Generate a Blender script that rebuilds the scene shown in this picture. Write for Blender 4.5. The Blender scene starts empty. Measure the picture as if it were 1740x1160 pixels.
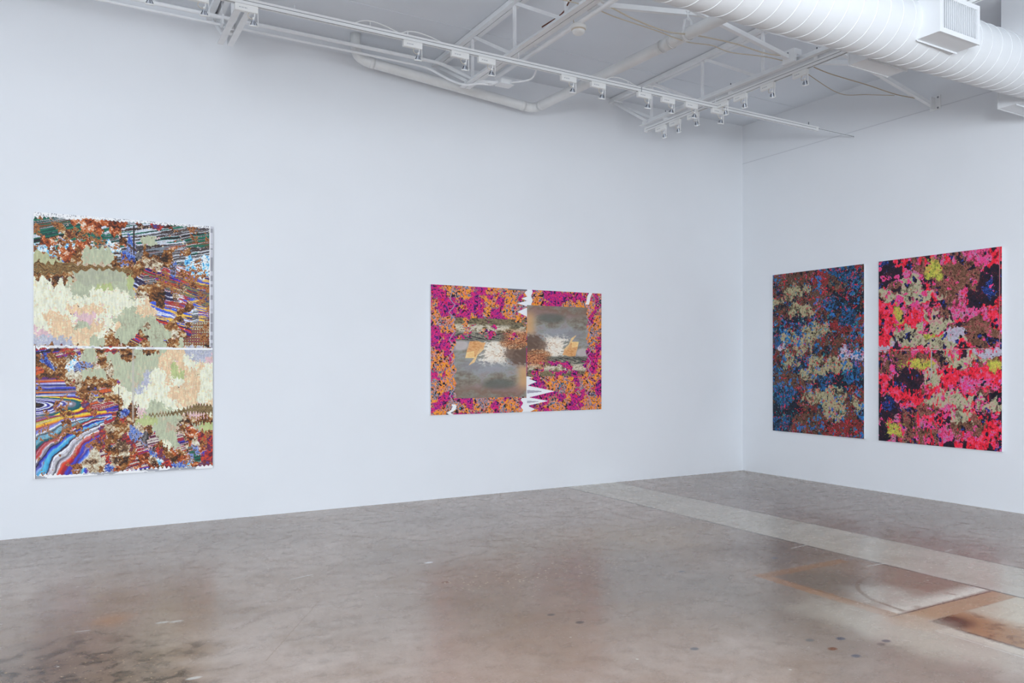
import bpy, bmesh, math, random
import numpy as np
from mathutils import Vector, Matrix
random.seed(7)
C = bpy.context.scene.collection
PI = math.pi
WX, WY, CZ = 8.355, 7.965, 4.85            # right wall, left wall, ceiling height

# ------------------------------------------------------------------ helpers
def lin(c):
    c = np.asarray(c, float) / 255.
    return np.where(c <= .04045, c / 12.92, ((c + .055) / 1.055) ** 2.4)

def mat(name, rgb, rough=.6, metal=0., spec=.5, bump=0., bscale=40., var=0., vscale=3.):
    m = bpy.data.materials.new(name); m.use_nodes = True
    nt = m.node_tree; b = nt.nodes['Principled BSDF']
    c = list(lin(rgb)) + [1]
    b.inputs['Base Color'].default_value = c
    b.inputs['Roughness'].default_value = rough
    b.inputs['Metallic'].default_value = metal
    b.inputs['Specular IOR Level'].default_value = spec
    tc = nt.nodes.new('ShaderNodeTexCoord')
    if var:
        n = nt.nodes.new('ShaderNodeTexNoise'); n.inputs['Scale'].default_value = vscale; n.inputs['Detail'].default_value = 5
        r = nt.nodes.new('ShaderNodeMapRange'); r.inputs[1].default_value = .3; r.inputs[2].default_value = .7
        r.inputs[3].default_value = 1 - var; r.inputs[4].default_value = 1 + var * .3
        mx = nt.nodes.new('ShaderNodeVectorMath'); mx.operation = 'SCALE'; mx.inputs[0].default_value = c[:3]
        nt.links.new(tc.outputs['Object'], n.inputs['Vector']); nt.links.new(n.outputs['Fac'], r.inputs[0])
        nt.links.new(r.outputs[0], mx.inputs['Scale']); nt.links.new(mx.outputs[0], b.inputs['Base Color'])
    if bump:
        n = nt.nodes.new('ShaderNodeTexNoise'); n.inputs['Scale'].default_value = bscale; n.inputs['Detail'].default_value = 4
        bp = nt.nodes.new('ShaderNodeBump'); bp.inputs['Strength'].default_value = bump; bp.inputs['Distance'].default_value = .01
        nt.links.new(tc.outputs['Object'], n.inputs['Vector']); nt.links.new(n.outputs['Fac'], bp.inputs['Height'])
        nt.links.new(bp.outputs[0], b.inputs['Normal'])
    return m

class MB:
    def __init__(s): s.bm = bmesh.new()
    def box(s, x0, x1, y0, y1, z0, z1, rot=None, about=None, bevel=0):
        v = [s.bm.verts.new((x, y, z)) for x in (x0, x1) for y in (y0, y1) for z in (z0, z1)]
        fs = [s.bm.faces.new([v[i] for i in f]) for f in ((0,1,3,2),(4,6,7,5),(0,4,5,1),(2,3,7,6),(0,2,6,4),(1,5,7,3))]
        if bevel:
            es = list({e for f in fs for e in f.edges})
            bmesh.ops.bevel(s.bm, geom=es, offset=bevel, segments=2, affect='EDGES')
        if rot is not None:
            bmesh.ops.rotate(s.bm, verts=v, cent=about or (0,0,0), matrix=rot)
        return s
    def tube(s, pts, r, n=10, cap=True, closed=False):
        pts = [Vector(p) for p in pts]; N = len(pts)
        rs = r if isinstance(r, (list, tuple)) else [r] * N
        rings = []; up = None
        for i, p in enumerate(pts):
            if closed: t = pts[(i+1) % N] - pts[i-1]
            else: t = pts[min(i+1, N-1)] - pts[max(i-1, 0)]
            t.normalize()
            if up is None:
                up = Vector((0,0,1)) if abs(t.z) < .9 else Vector((1,0,0))
            a = up - t * up.dot(t); a.normalize(); up = a; b = t.cross(a)
            rings.append([s.bm.verts.new(p + (a*math.cos(k*2*PI/n) + b*math.sin(k*2*PI/n)) * rs[i]) for k in range(n)])
        M = N if closed else N - 1
        for i in range(M):
            A, B = rings[i], rings[(i+1) % N]
            for k in range(n):
                f = s.bm.faces.new((A[k], A[(k+1) % n], B[(k+1) % n], B[k])); f.smooth = True
        if cap and not closed:
            s.bm.faces.new(rings[0][::-1]); s.bm.faces.new(rings[-1])
        return s
    def lathe(s, prof, c=(0,0,0), axis=(0,0,1), n=24):
        ax = Vector(axis).normalized()
        q = Vector((0,0,1)).rotation_difference(ax); rings = []
        for r, z in prof:
            rings.append([s.bm.verts.new(Vector(c) + q @ Vector((max(r,1e-4)*math.cos(k*2*PI/n), max(r,1e-4)*math.sin(k*2*PI/n), z))) for k in range(n)])
        for A, B in zip(rings, rings[1:]):
            for k in range(n):
                f = s.bm.faces.new((A[k], A[(k+1) % n], B[(k+1) % n], B[k])); f.smooth = True
        return s
    def bar(s, p0, p1, w, h, up=(0,0,1)):
        """rectangular bar from p0 to p1, w across, h along up"""
        p0, p1 = Vector(p0), Vector(p1); t = (p1 - p0).normalized()
        u = Vector(up); u = (u - t * u.dot(t)).normalized(); c = t.cross(u)
        v = [s.bm.verts.new(p + c*a*w/2 + u*b*h/2) for p in (p0, p1) for a in (-1, 1) for b in (-1, 1)]
        for f in ((0,1,3,2),(4,6,7,5),(0,4,5,1),(2,3,7,6),(0,2,6,4),(1,5,7,3)): s.bm.faces.new([v[i] for i in f])
        return s
    def build(s, name, m, parent=None):
        bmesh.ops.recalc_face_normals(s.bm, faces=s.bm.faces[:])
        me = bpy.data.meshes.new(name)
        if parent is not None:
            off = parent.location
            if parent.parent: off = off + parent.parent.location
            bmesh.ops.translate(s.bm, verts=s.bm.verts[:], vec=-Vector(off))
        s.bm.to_mesh(me); s.bm.free(); me.materials.append(m)
        o = bpy.data.objects.new(name, me); C.objects.link(o)
        if parent is not None: o.parent = parent
        return o

def tag(o, label=None, cat=None, group=None, kind=None):
    if label: o['label'] = label
    if cat: o['category'] = cat
    if group: o['group'] = group
    if kind: o['kind'] = kind
    return o
def thing(name, label, cat, loc=(0,0,0), rz=0, group=None):
    o = bpy.data.objects.new(name, None); C.objects.link(o); o.empty_display_size = .1
    o.location = loc; o.rotation_euler = (0,0,rz)
    return tag(o, label, cat, group)
def dup(root, loc, rz, label):
    r = root.copy(); C.objects.link(r); r.location = loc; r.rotation_euler = (0,0,rz); r['label'] = label
    for ch in list(root.children):
        c = ch.copy(); C.objects.link(c); c.parent = r
        for g in ch.children:
            d = g.copy(); C.objects.link(d); d.parent = c
    return r
def curve(pts, n=8):
    """Catmull-Rom through points"""
    P = [Vector(p) for p in pts]; P = [P[0]*2 - P[1]] + P + [P[-1]*2 - P[-2]]; out = []
    for i in range(1, len(P) - 2):
        a, b, c, d = P[i-1:i+3]
        for k in range(n):
            t = k / n
            out.append(.5*((2*b) + (c-a)*t + (2*a-5*b+4*c-d)*t*t + (3*b-a-3*c+d)*t**3))
    out.append(P[-2]); return out

# ------------------------------------------------------------------ materials
M_wall = mat('painted_plaster', (234,237,241), .62, spec=.3, bump=.05, bscale=9, var=.02, vscale=1.3)
M_ceil = mat('painted_roof_deck', (234,239,245), .8, spec=.2, bump=.1, bscale=5, var=.05, vscale=1.2)
M_steel = mat('white_painted_steel', (246,248,250), .5, var=.05, vscale=8)
M_duct = mat('white_painted_duct', (230,233,236), .62, spec=.25, var=.02, vscale=6)
M_pvc = mat('white_painted_pipe', (231,232,232), .4, var=.06, vscale=5)
M_track = mat('white_track_enamel', (240,242,243), .35)
M_slot = mat('dark_slot', (84,88,96), .6)
M_white = mat('white_plastic', (242,243,242), .4)
M_cream = mat('cream_cable_sheath', (214,204,186), .5)
M_tan = mat('tan_cable_sheath', (184,166,140), .6)
M_rust = mat('rusty_brown_wire', (110,62,44), .7)
M_lamp = mat('silvered_reflector', (206,212,222), .25, metal=.35)
M_black = mat('black_socket', (62,64,72), .5)
M_print = mat('grey_print', (176,180,188), .6)
M_edge = mat('white_panel_edge', (233,235,238), .45)
M_caulk = mat('grey_joint', (150,154,160), .7)
M_seam = mat('filled_wall_joint', (214,217,222), .7)
M_win = mat('window_frame_paint', (225,228,230), .5)

# ---------------------------------------------------------------- node maths
class E:
    nt = None
    def __init__(s, sock): s.s = sock
    @staticmethod
    def op(o, *a):
        n = E.nt.nodes.new('ShaderNodeMath'); n.operation = o
        for i, v in enumerate(a):
            if isinstance(v, E): E.nt.links.new(v.s, n.inputs[i])
            else: n.inputs[i].default_value = float(v)
        return E(n.outputs[0])
    def __add__(a, b): return E.op('ADD', a, b)
    __radd__ = __add__
    def __sub__(a, b): return E.op('SUBTRACT', a, b)
    def __rsub__(a, b): return E.op('SUBTRACT', b, a)
    def __mul__(a, b): return E.op('MULTIPLY', a, b)
    __rmul__ = __mul__
    def __truediv__(a, b): return E.op('DIVIDE', a, b)
    def abs(a): return E.op('ABSOLUTE', a)
def emin(a, b): return E.op('MINIMUM', a, b)
def emax(a, b): return E.op('MAXIMUM', a, b)
def sstep(x, lo, hi, a=0., b=1.):
    n = E.nt.nodes.new('ShaderNodeMapRange'); n.interpolation_type = 'SMOOTHSTEP'
    E.nt.links.new(x.s, n.inputs[0])
    for i, v in zip((1,2,3,4), (lo, hi, a, b)): n.inputs[i].default_value = v
    return E(n.outputs[0])
def mixc(fac, a, b):
    n = E.nt.nodes.new('ShaderNodeMix'); n.data_type = 'RGBA'; n.clamp_factor = True
    E.nt.links.new(fac.s, n.inputs[0])
    for i, v in ((6, a), (7, b)):
        if isinstance(v, E): E.nt.links.new(v.s, n.inputs[i])
        else: n.inputs[i].default_value = list(lin(v)) + [1]
    return E(n.outputs[2])

def floor_material():
    m = bpy.data.materials.new('polished_concrete'); m.use_nodes = True
    nt = m.node_tree; E.nt = nt; bs = nt.nodes['Principled BSDF']
    geo = nt.nodes.new('ShaderNodeNewGeometry'); sep = nt.nodes.new('ShaderNodeSeparateXYZ')
    nt.links.new(geo.outputs['Position'], sep.inputs[0])
    x, y = E(sep.outputs[0]), E(sep.outputs[1])
    def noise(scale, detail=4, rough=.55, off=(0,0,0), stretch=(1,1,1), dist=0.):
        mp = nt.nodes.new('ShaderNodeMapping'); mp.inputs['Location'].default_value = off; mp.inputs['Scale'].default_value = stretch
        nt.links.new(geo.outputs['Position'], mp.inputs['Vector'])
        n = nt.nodes.new('ShaderNodeTexNoise'); n.inputs['Scale'].default_value = scale; n.inputs['Detail'].default_value = detail
        n.inputs['Roughness'].default_value = rough; n.inputs['Distortion'].default_value = dist
        nt.links.new(mp.outputs[0], n.inputs['Vector']); return E(n.outputs['Fac'])
    w1 = noise(3.1, 4, off=(3,1,0)) - .5
    w2 = noise(3.3, 4, off=(7,5,0)) - .5
    w3 = noise(26, 3, off=(1,8,0)) - .5
    def box(x0, x1, y0, y1, soft=.01, wob=.0):
        a = emin(x - x0, x1 - x); b = emin(y - y0, y1 - y)
        d = emin(a, b)
        if wob: d = d + w3 * wob + w1 * (wob * .6)
        return sstep(d, -soft, soft)
    def blob(cx, cy, rx, ry, soft=.5, wob=1.2):
        dx = (x - cx) / rx; dy = (y - cy) / ry
        r = E.op('SQRT', dx*dx + dy*dy)
        return sstep(r + (w1 + w2) * wob, 1 - soft, 1 + soft, 1., 0.)
    def line(x0, y0, x1, y1, w, wob=.0):
        L = math.hypot(x1-x0, y1-y0); tx, ty = (x1-x0)/L, (y1-y0)/L
        t = (x - x0) * tx + (y - y0) * ty; d = ((x - x0) * ty - (y - y0) * tx + w3 * wob).abs()
        return sstep(d, w * .5, w * 1.2, 1., 0.) * sstep(emin(t, L - t), 0, .02)
    big = noise(.42, 5, .55, off=(2.3,4.1,0), dist=.4)
    mid = noise(1.5, 6, .6, off=(9.3,2.2,0), stretch=(1.,1.6,1), dist=.5)
    fine = noise(9, 6, .65, off=(0,0,0))
    grit = noise(70, 3, .6)
    col = mixc(sstep(big, .36, .66), (166,150,138), (197,180,168))
    col = mixc(sstep(mid, .42, .72) * .55, col, (152,128,106))
    col = mixc(sstep(mid, .18, .42, 1., 0.) * .6, col, (198,188,176))
    col = mixc(sstep(fine, .35, .7) * .35, col, (126,114,104))
    col = mixc(sstep(fine, .2, .42, 1., 0.) * .35, col, (206,196,184))
    def lay(f, a, c):
        nonlocal col
        col = mixc(f * a, col, c)
    # broad stains, plus painting reflections tinted into the floor colour
    lay(blob(.25,5.2,1.1,1.0,.7,.9), .22, (160,128,100))  # brown tint painted in for the tall painting's reflection
    lay(blob(.27,5.17,.10,.12,.7,.6), .35, (190,130,76))
    lay(blob(2.45,4.3,.85,1.05,.6,1.1), .22, (146,122,102))  # wide painting's reflection, painted as a brown tint
    lay(blob(2.9,5.0,.75,.35,.6,1.1), .25, (160,122,94))  # far end of the same painted reflection
    lay(blob(1.3,2.9,1.6,.8,.8,1.), .35, (160,122,96))
    lay(blob(4.1,5.4,.95,.55,.7,1.), .45, (176,152,124))
    lay(blob(3.9,3.1,.5,.9,.6,1.), .35, (128,118,106))
    lay(blob(3.55,4.6,.6,.9,.6,1.), .3, (120,116,112))
    lay(blob(6.35,4.2,.5,1.3,.7,1.), .55, (118,84,70))
    lay(blob(6.5,6.1,.8,.8,.7,1.), .35, (128,110,98))
    lay(blob(7.3,5.4,1.2,1.4,.8,1.), .25, (120,112,108))
    lay(blob(3.2,7.0,1.0,.5,.8,1.), .25, (128,120,114))
    # dark speckled corner
    d1 = blob(-.15,4.15,.72,.62,.35,1.3)
    lay(d1, .6, (106,84,68))
    lay(d1 * sstep(fine, .48, .6), .75, (62,56,50))
    lay(d1 * sstep(noise(48, 2, .5, off=(4,4,0)), .66, .7), .9, (214,190,156))
    # inset-slab area
    inside = box(4.36,5.35,2.93,3.9,.02,.03)
    lay(box(4.5,5.35,3.98,4.75,.16,.5), .55, (112,92,78))  # dark patch, partly the corner painting's reflection painted in
    lay(inside, .5, (142,114,92))
    lay(inside * blob(4.55,3.62,.32,.3,.6,.8), .5, (110,104,94))
    wh = sstep(y, 2.93, 3.13, 1., 0.) * inside
    lay(wh * sstep(fine + w1 * .6, .28, .46), .95, (240,235,222))
    lay(inside * blob(4.62,3.16,.24,.24,.5,.8), .7, (206,200,188))
    rr = E.op('SQRT', (x - 4.98)*(x - 4.98) + (y - 3.0)*(y - 3.0))
    lay(sstep((rr - .53 + w1*.06).abs(), .008, .02, 1., 0.) * inside * sstep(x, 4.95, 5.0, 1., 0.), .55, (120,96,76))
    band = (188,154,122)
    lay(box(4.262,4.365,2.9,3.97,.012,.05), .75, (172,130,98))
    lay(box(4.275,5.2,3.875,3.97,.02,.06), .75, (162,122,90))
    lay(box(4.245,5.36,2.75,2.905,.012,.03), .92, band)
    lay(blob(4.27,2.79,.1,.14,.4,.6), .8, (170,130,98))
    lay(line(4.25,2.912,5.33,2.905,.007,.01), .8, (96,68,50))
    lay(line(4.345,2.95,4.36,3.8,.006,.02), .6, (112,80,58))
    # rusty slab
    rb = box(4.395,6.3,-3,2.75,.008,.02)
    ru = rb * sstep(x + w1*.35 - (y - 2.4)*.12, 4.62, 4.86, 1., 0.)
    lay(rb, .85, (216,204,182))
    lay(ru, .85, (166,116,70))
    lay(ru * sstep(fine + w1*.5, .50, .66), .7, (110,70,42))
    lay(ru * blob(4.47,2.68,.16,.11,.5,.5), .9, (70,42,28))
    lay(line(4.392,-2,4.392,2.6,.022,.04), .8, (84,56,42))
    lay(box(4.29,4.385,-3,2.63,.02,.05), .8, (216,206,190))
    lay(line(4.27,-3,4.27,2.64,.006,.01), .85, (224,222,216))
    lay(blob(4.12,2.75,.26,.55,.6,1.), .6, (218,210,194))
    # replaced strip
    st = box(5.352,6.12,-10,9,.006,.014)
    lay(st, .88, (206,198,184))
    lay(st * sstep(mid, .4, .7), .3, (150,140,124))
    lay(st * sstep(x, 5.352, 5.5, 1., 0.) * sstep(y, 3.2, 4.2, 1., 0.), .5, (206,202,192))
    brk = sstep(noise(2.2, 3, .5, off=(5,5,0)), .35, .55)
    lay(line(5.352,-10,5.352,9,.014,.012) * (brk*.5 + .5), .8, (78,66,58))
    lay(line(6.12,-10,6.12,9,.013,.014) * (brk*.6 + .3), .75, (86,74,66))
    for a in ((5.152,4.398,5.37,4.411),(5.187,3.727,5.41,3.708),(5.245,3.015,5.349,3.021),(6.13,3.706,6.26,3.72)):
        lay(line(*a, .009, .03), .8, (218,214,206))
    lay(line(3.36,6.4,3.40,5.3,.005,.02), .5, (206,202,196))
    lay(line(.9,4.05,1.45,4.95,.004,.02), .4, (126,100,78))
    # drops and scuffs
    for cx, cy, c in ((3.70,2.817,(96,98,108)),(3.53,2.737,(122,70,36)),(3.548,2.61,(96,98,108)),(3.88,2.669,(104,104,110)),(3.813,2.652,(116,106,98)),
                      (3.533,2.884,(120,118,116)),(4.79,4.24,(96,98,108)),(2.55,3.95,(86,84,84)),(2.62,3.75,(86,84,84)),(2.9,3.1,(100,100,104)),(3.9,4.3,(110,110,118)),(2.3,4.9,(110,66,44))):
        lay(blob(cx, cy, .026, .02, .35, .35), .85, c)
    for cx, cy in ((.521,4.96),(.593,4.941),(.56,4.007)): lay(blob(cx, cy, .035, .016, .3, .3), .8, (214,212,206))
    lay(line(.07,5.03,.16,5.02,.006), .8, (224,222,216)); lay(line(1.38,5.5,1.58,5.56,.01), .7, (214,210,204))
    # paint flecks
    vo = nt.nodes.new('ShaderNodeTexVoronoi'); vo.inputs['Scale'].default_value = 9; vo.inputs['Randomness'].default_value = 1
    nt.links.new(geo.outputs['Position'], vo.inputs['Vector'])
    sc = nt.nodes.new('ShaderNodeSeparateColor'); nt.links.new(vo.outputs['Color'], sc.inputs[0])
    lay(sstep(E(vo.outputs['Distance']), .05, .09, 1., 0.) * sstep(E(sc.outputs[0]), .86, .9), .8, (226,220,208))
    fl = blob(2.9,4.75,.75,.28,.6,.8)
    vo2 = nt.nodes.new('ShaderNodeTexVoronoi'); vo2.inputs['Scale'].default_value = 22
    nt.links.new(geo.outputs['Position'], vo2.inputs['Vector'])
    lay(sstep(E(vo2.outputs['Distance']), .14, .2, 1., 0.) * fl, .9, (232,218,192))
    lay(blob(2.42,5.45,.035,.02,.3,.2), .95, (240,240,240))
    lay(sstep(grit, .5, .75), .22, (92,86,80))
    nt.links.new(col.s, bs.inputs['Base Color'])
    r = sstep(fine, .3, .7, .20, .30)
    nt.links.new(r.s, bs.inputs['Roughness'])
    bs.inputs['Specular IOR Level'].default_value = .42
    bp = nt.nodes.new('ShaderNodeBump'); bp.inputs['Strength'].default_value = .035; bp.inputs['Distance'].default_value = .01
    nt.links.new((fine + grit * .4).s, bp.inputs['Height']); nt.links.new(bp.outputs[0], bs.inputs['Normal'])
    return m
M_floor = floor_material()

# ------------------------------------------------------------------ room shell
X0, YB = -6.0, -7.0
def struct(name, mb, m): return tag(mb.build(name, m), kind='structure')
T = .2
struct('floor', MB().box(X0-T, WX+T, YB-T, WY+T, -.2, 0), M_floor)
cb = MB().box(X0-T, WX+T, YB-T, WY+T, CZ, CZ+.2)
for yy in (7.03, 5.2, 3.37): cb.box(X0, WX, yy-.006, yy+.006, CZ-.004, CZ+.001)     # deck board joints
struct('ceiling', cb, M_ceil)
struct('wall_left', MB().box(X0-T, WX+T, WY, WY+T, 0, CZ), M_wall)
struct('wall_right', MB().box(WX, WX+T, YB, WY, 0, CZ), M_wall)
# side and rear walls behind the camera, with window openings
wins = [(-4.2, -.6, .6, 3.4), (2.6, 4.4, .4, 2.5)]
rb = MB(); xs = [X0-T] + [v for w in wins for v in w[:2]] + [WX+T]
for i in range(0, len(xs), 2): rb.box(xs[i], xs[i+1], YB-T, YB, 0, CZ)
for a, b, z0, z1 in wins: rb.box(a, b, YB-T, YB, 0, z0).box(a, b, YB-T, YB, z1, CZ)
struct('wall_rear', rb, M_wall)
WW = (-6.3, -4.3, .5, 2.7)
struct('wall_west', MB().box(X0-T, X0, YB, WW[0], 0, CZ).box(X0-T, X0, WW[1], WY, 0, CZ).box(X0-T, X0, WW[0], WW[1], 0, WW[2]).box(X0-T, X0, WW[0], WW[1], WW[3], CZ), M_wall)
def sash(n, to, a, b, z0, z1):
    f = MB(); s = .05
    for p in ((a, a+s, z0, z1), (b-s, b, z0, z1), (a+s, b-s, z0, z0+s), (a+s, b-s, z1-s, z1), ((a+b)/2-.02, (a+b)/2+.02, z0+s, z1-s)):
        if to == 'rear': f.box(p[0], p[1], YB-.15, YB-.05, p[2], p[3])
        else: f.box(X0-.15, X0-.05, p[0], p[1], p[2], p[3])
    struct('window_%d' % n, f, M_win)
for k, w_ in enumerate(wins): sash(k+1, 'rear', *w_)
sash(3, 'west', *WW)
struct('wall_soffit', MB().box(7.5, WX, 3.2, 4.0, 4.36, CZ), M_wall)
struct('trim_1', MB().box(WX-.003, WX, YB, WY, 4.314, 4.322), M_seam)   # drywall joint high on the right wall

# ------------------------------------------------------------------ roof joists
JB = 4.35                                                            # underside of the bottom chords
def joist(xj, ys, yend, label):
    t = thing('roof_joist', label, 'roof joist', (xj, WY, CZ), group=None)
    top = MB(); bot = MB(); g_ = .016 if xj < 2 else .004
    for s in (-1, 1):
        g_ = .016 if xj < 2 else .004
        a, b = sorted((s*g_, s*(g_+.052))); c, d = sorted((s*g_, s*(g_+.006)))
        top.box(xj+a, xj+b, YB+.002, WY-.002, CZ-.052, CZ-.005)
        bot.box(xj+a, xj+b, YB+.002, yend, JB, JB+.007).box(xj+c, xj+d, YB+.002, yend, JB+.007, JB+.06)
    top.build('top_chord', M_steel, t); bot.build('bottom_chord', M_steel, t)
    k = 0
    for i, yv in enumerate(ys):
        if yv > yend: continue
        MB().bar((xj, yv, JB+.01), (xj, yv, CZ-.04), .022, .03, up=(0,1,0)).build('vertical_web', M_steel, t)
        if i + 1 < len(ys):
            MB().bar((xj, yv-.03, CZ-.04), (xj, ys[i+1]+.06, JB+.03), .022, .03, up=(0,0,1)).build('diagonal_web', M_steel, t)
    for s in (-1, 1):                                                # end diagonals from the wall seat
        MB().bar((xj+s*.02, WY-.03, CZ-.06), (xj+s*.035, yend-.12-.1*(s>0), JB+.03), .012, .03, up=(0,0,1)).build('end_web', M_steel, t)
    MB().box(xj-.07, xj+.07, WY-.1, WY, CZ-.068, CZ-.052).build('seat_plate', M_steel, t)
    for yv in np.arange(yend-.25, 1, -1.5):
        MB().box(xj-g_, xj+g_, yv-.03, yv+.03, JB+.01, JB+.05).build('spacer_block', M_steel, t)
    return t
J = (1.29, 3.64, 6.08)
joist(J[0], [7.02 - .85*k for k in range(12)], 7.37, 'white steel bar joist above the tall painting at the far left')
joist(J[1], [7.106 - .85*k for k in range(12)], 7.28, 'white steel bar joist above the wide magenta and orange painting')
joist(J[2], [7.227 - .85*k for k in range(12)], 7.39, 'white steel bar joist carrying the short track nearest the corner')

# cross bracing between joists
YX = 5.15
def brace(p0, p1, label):
    t = MB(); t.bar(p0, p1, .005, .04, up=(0,0,1)); q0 = Vector(p0)+Vector((0,.018,-.018)); q1 = Vector(p1)+Vector((0,.018,-.018)); t.bar(q0, q1, .04, .005)
    o = t.build('bridging_brace', M_steel); tag(o, label, 'steel brace'); return o
brace((J[1]+.07,YX,JB+.05), (J[2]-.07,YX+.02,CZ-.09), 'white angle brace rising from the middle joist under the spiral duct')
brace((J[2]-.07,YX-.03,JB+.05), (J[1]+.07,YX-.03,CZ-.09), 'white diagonal brace climbing left from the corner joist bracket to the duct')
brace((J[2]+.07,YX-.03,JB+.05), (WX-.02,YX-.03,CZ-.09), 'white brace running right from the corner joist behind the duct diffuser')
brace((J[2]+.07,YX+.02,CZ-.09), (WX-.02,YX+.0,JB-.01), 'white diagonal brace coming down to the bracket on the right wall')
brace((J[0]+.07,YX+.02,JB+.05), (J[1]-.07,YX+.02,CZ-.09), 'white angle brace climbing to the middle joist at the top edge')
bk = thing('brace_bracket', 'white steel bracket plate standing on the corner joist lower chord', 'bracket', (J[2], YX, JB))
MB().box(J[2]-.1, J[2]-.066, YX-.09, YX+.05, JB+.0, JB+.12).box(J[2]-.066, J[2]+.0, YX-.09, YX-.083, JB+.065, JB+.12).build('plate', M_steel, bk)
MB().box(J[2]-.108, J[2]-.1, YX-.026, YX-.014, JB+.084, JB+.096).build('bolt', M_caulk, bk)
bk = thing('brace_bracket', 'small white steel bracket fixed high on the right wall under a brace', 'bracket', (WX, YX, JB))
MB().box(WX-.012, WX, YX-.06, YX+.06, JB-.06, JB+.09).box(WX-.09, WX-.012, YX-.005, YX+.004, JB-.05, JB+.07).build('plate', M_steel, bk)
for z in (-.045, .07): MB().box(WX-.02, WX-.012, YX-.043, YX-.027, JB+z-.008, JB+z+.008).build('bolt', M_caulk, bk)
bk = thing('brace_bracket', 'white bracket plate on the middle joist at the top edge of the view', 'bracket', (J[1], YX, JB))
MB().box(J[1]+.066, J[1]+.1, YX-.09, YX+.05, JB+.0, JB+.12).build('plate', M_steel, bk)

# ------------------------------------------------------------------ spiral duct
DR = .23
DS = Vector((1, .04, .048)); DU = DS.normalized()
def dax(x): return Vector((x, 3.645 + (x-6)*.04, 4.01 + (x-6)*.048))
duct = thing('spiral_duct', 'large round white spiral duct crossing below the roof joists', 'air duct', tuple(dax(1.0)))
d0, d1 = dax(-1.0), dax(WX-.016)
MB().tube([d0 + (d1-d0)*(i/40) for i in range(41)], DR, 72).build('duct_pipe', M_duct, duct)
sx = Vector((0,0,1)); sa = (sx - DU*sx.dot(DU)).normalized(); sb = DU.cross(sa)
pitch = .15; L = (d1-d0).length; nt_ = int(L/pitch*64)
seam = [d0 + DU*(L*i/nt_) + (sa*math.cos(2*PI*i/64) - sb*math.sin(2*PI*i/64))*(DR+.0005) for i in range(nt_+1)]
seam = [p for p in seam if p.x < WX-.025]
MB().tube(seam, .0038, 6).build('spiral_seam', M_duct, duct)
for xb in (1.6,):
    a = dax(xb); MB().tube([a - DU*.02, a + DU*.02], DR+.004, 72).build('joint_collar', M_duct, duct)

def diffuser(x0, x1, side, label, zb):
    """side -1 faces the camera, +1 faces the left wall"""
    ax = dax((x0+x1)/2); yf = ax.y + side*.365; zt = zb + .275
    t = thing('duct_diffuser', label, 'air diffuser', (x0, yf, zb))
    ya, yb = (yf, ax.y - .12) if side < 0 else (ax.y + .12, yf)
    w = .006; m = MB()
    m.box(x0, x1, ya, yb, zb, zb+w).box(x0, x1, ya, yb, zt-w, zt).box(x0, x0+w, ya, yb, zb+w, zt-w).box(x1-w, x1, ya, yb, zb+w, zt-w)
    m.build('collar_box', M_duct, t)
    f = MB(); b = .03; y0, y1 = (yf-.008, yf+.004) if side < 0 else (yf-.004, yf+.008)
    f.box(x0-.004, x1+.004, y0, y1, zb-.004, zb+b).box(x0-.004, x1+.004, y0, y1, zt-b, zt+.004)
    f.box(x0-.004, x0+b, y0, y1, zb+b, zt-b).box(x1-b, x1+.004, y0, y1, zb+b, zt-b)
    f.build('grille_frame', M_duct, t)
    n = 18
    for i in range(n):
        xx = x0 + b + (x1-x0-2*b)*(i+.5)/n
        s = MB(); s.bar((xx, (y0+y1)/2 + (-side)*.004, zb+b), (xx, (y0+y1)/2+(-side)*.004, zt-b), .0035, .017, up=(.35,1,0)); s.build('louver', M_duct, t)
    MB().box(x0+b, x1-b, *sorted((yf-side*.03, yf-side*.034)), zb+b, zt-b).build('damper_plate', M_duct, t)
    fl = MB(); yd = ax.y + side*.2
    fl.box(x0-.006, x1+.006, *sorted((yd+side*.0, yd+side*.004)), zb-.014, zb-.001)
    fl.build('saddle_flange', M_duct, t)
    return t
diffuser(5.34, 5.82, -1, 'white box diffuser with vertical louvers on the near side of the duct', 3.83)
diffuser(5.345, 5.83, 1, 'white box diffuser seen from below behind the middle of the duct', 3.83)
diffuser(7.61, 8.10, 1, 'white box diffuser poking below the duct at the right edge', 3.885)

# ------------------------------------------------------------------ drain pipe
PR = .0525
def rounded(pts, r, n=8):
    P = [Vector(p) for p in pts]; out = [P[0]]
    for a, b, c in zip(P, P[1:], P[2:]):
        u = (a-b).normalized()*r; v = (c-b).normalized()*r
        for i in range(n+1):
            t = i/n; out.append((b+u)*(1-t)**2 + b*2*t*(1-t) + (b+v)*t*t)
    out.append(P[-1]); return out
pA, pB, pC = Vector((2.61,7.7,CZ)), Vector((2.61,7.7,4.60)), Vector((4.74,7.7,4.434)); pD = Vector((4.74,YB+.01,4.434-.0257*(7.7-YB)))
pipe = thing('drain_pipe', 'white painted drain pipe running along the left wall and under the roof', 'pipe', tuple(pB))
MB().tube(rounded([pA, pB, pC, pD], .13), PR, 28).build('pipe_run', M_pvc, pipe)
def collar(p, d, L, r, nm='coupling'):
    d = Vector(d).normalized(); p = Vector(p)
    MB().tube([p - d*L/2, p - d*L/2, p + d*L/2], [r*.9, r, r], 28).build(nm, M_pvc, pipe)
collar((2.61,7.7,4.775), (0,0,1), .07, PR+.007)
collar(pB + (pC-pB).normalized()*.17, pC-pB, .05, PR+.004)
collar(pC - (pC-pB).normalized()*.16, pC-pB, .05, PR+.004)
dd = (pD-pC).normalized()
collar(pC + dd*.16, dd, .05, PR+.004)
collar(pC + dd*2.28, dd, .13, PR+.004, 'coupling'); 
for e in (2.215, 2.345): collar(pC + dd*e, dd, .012, PR+.008, 'hub_ring')
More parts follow.
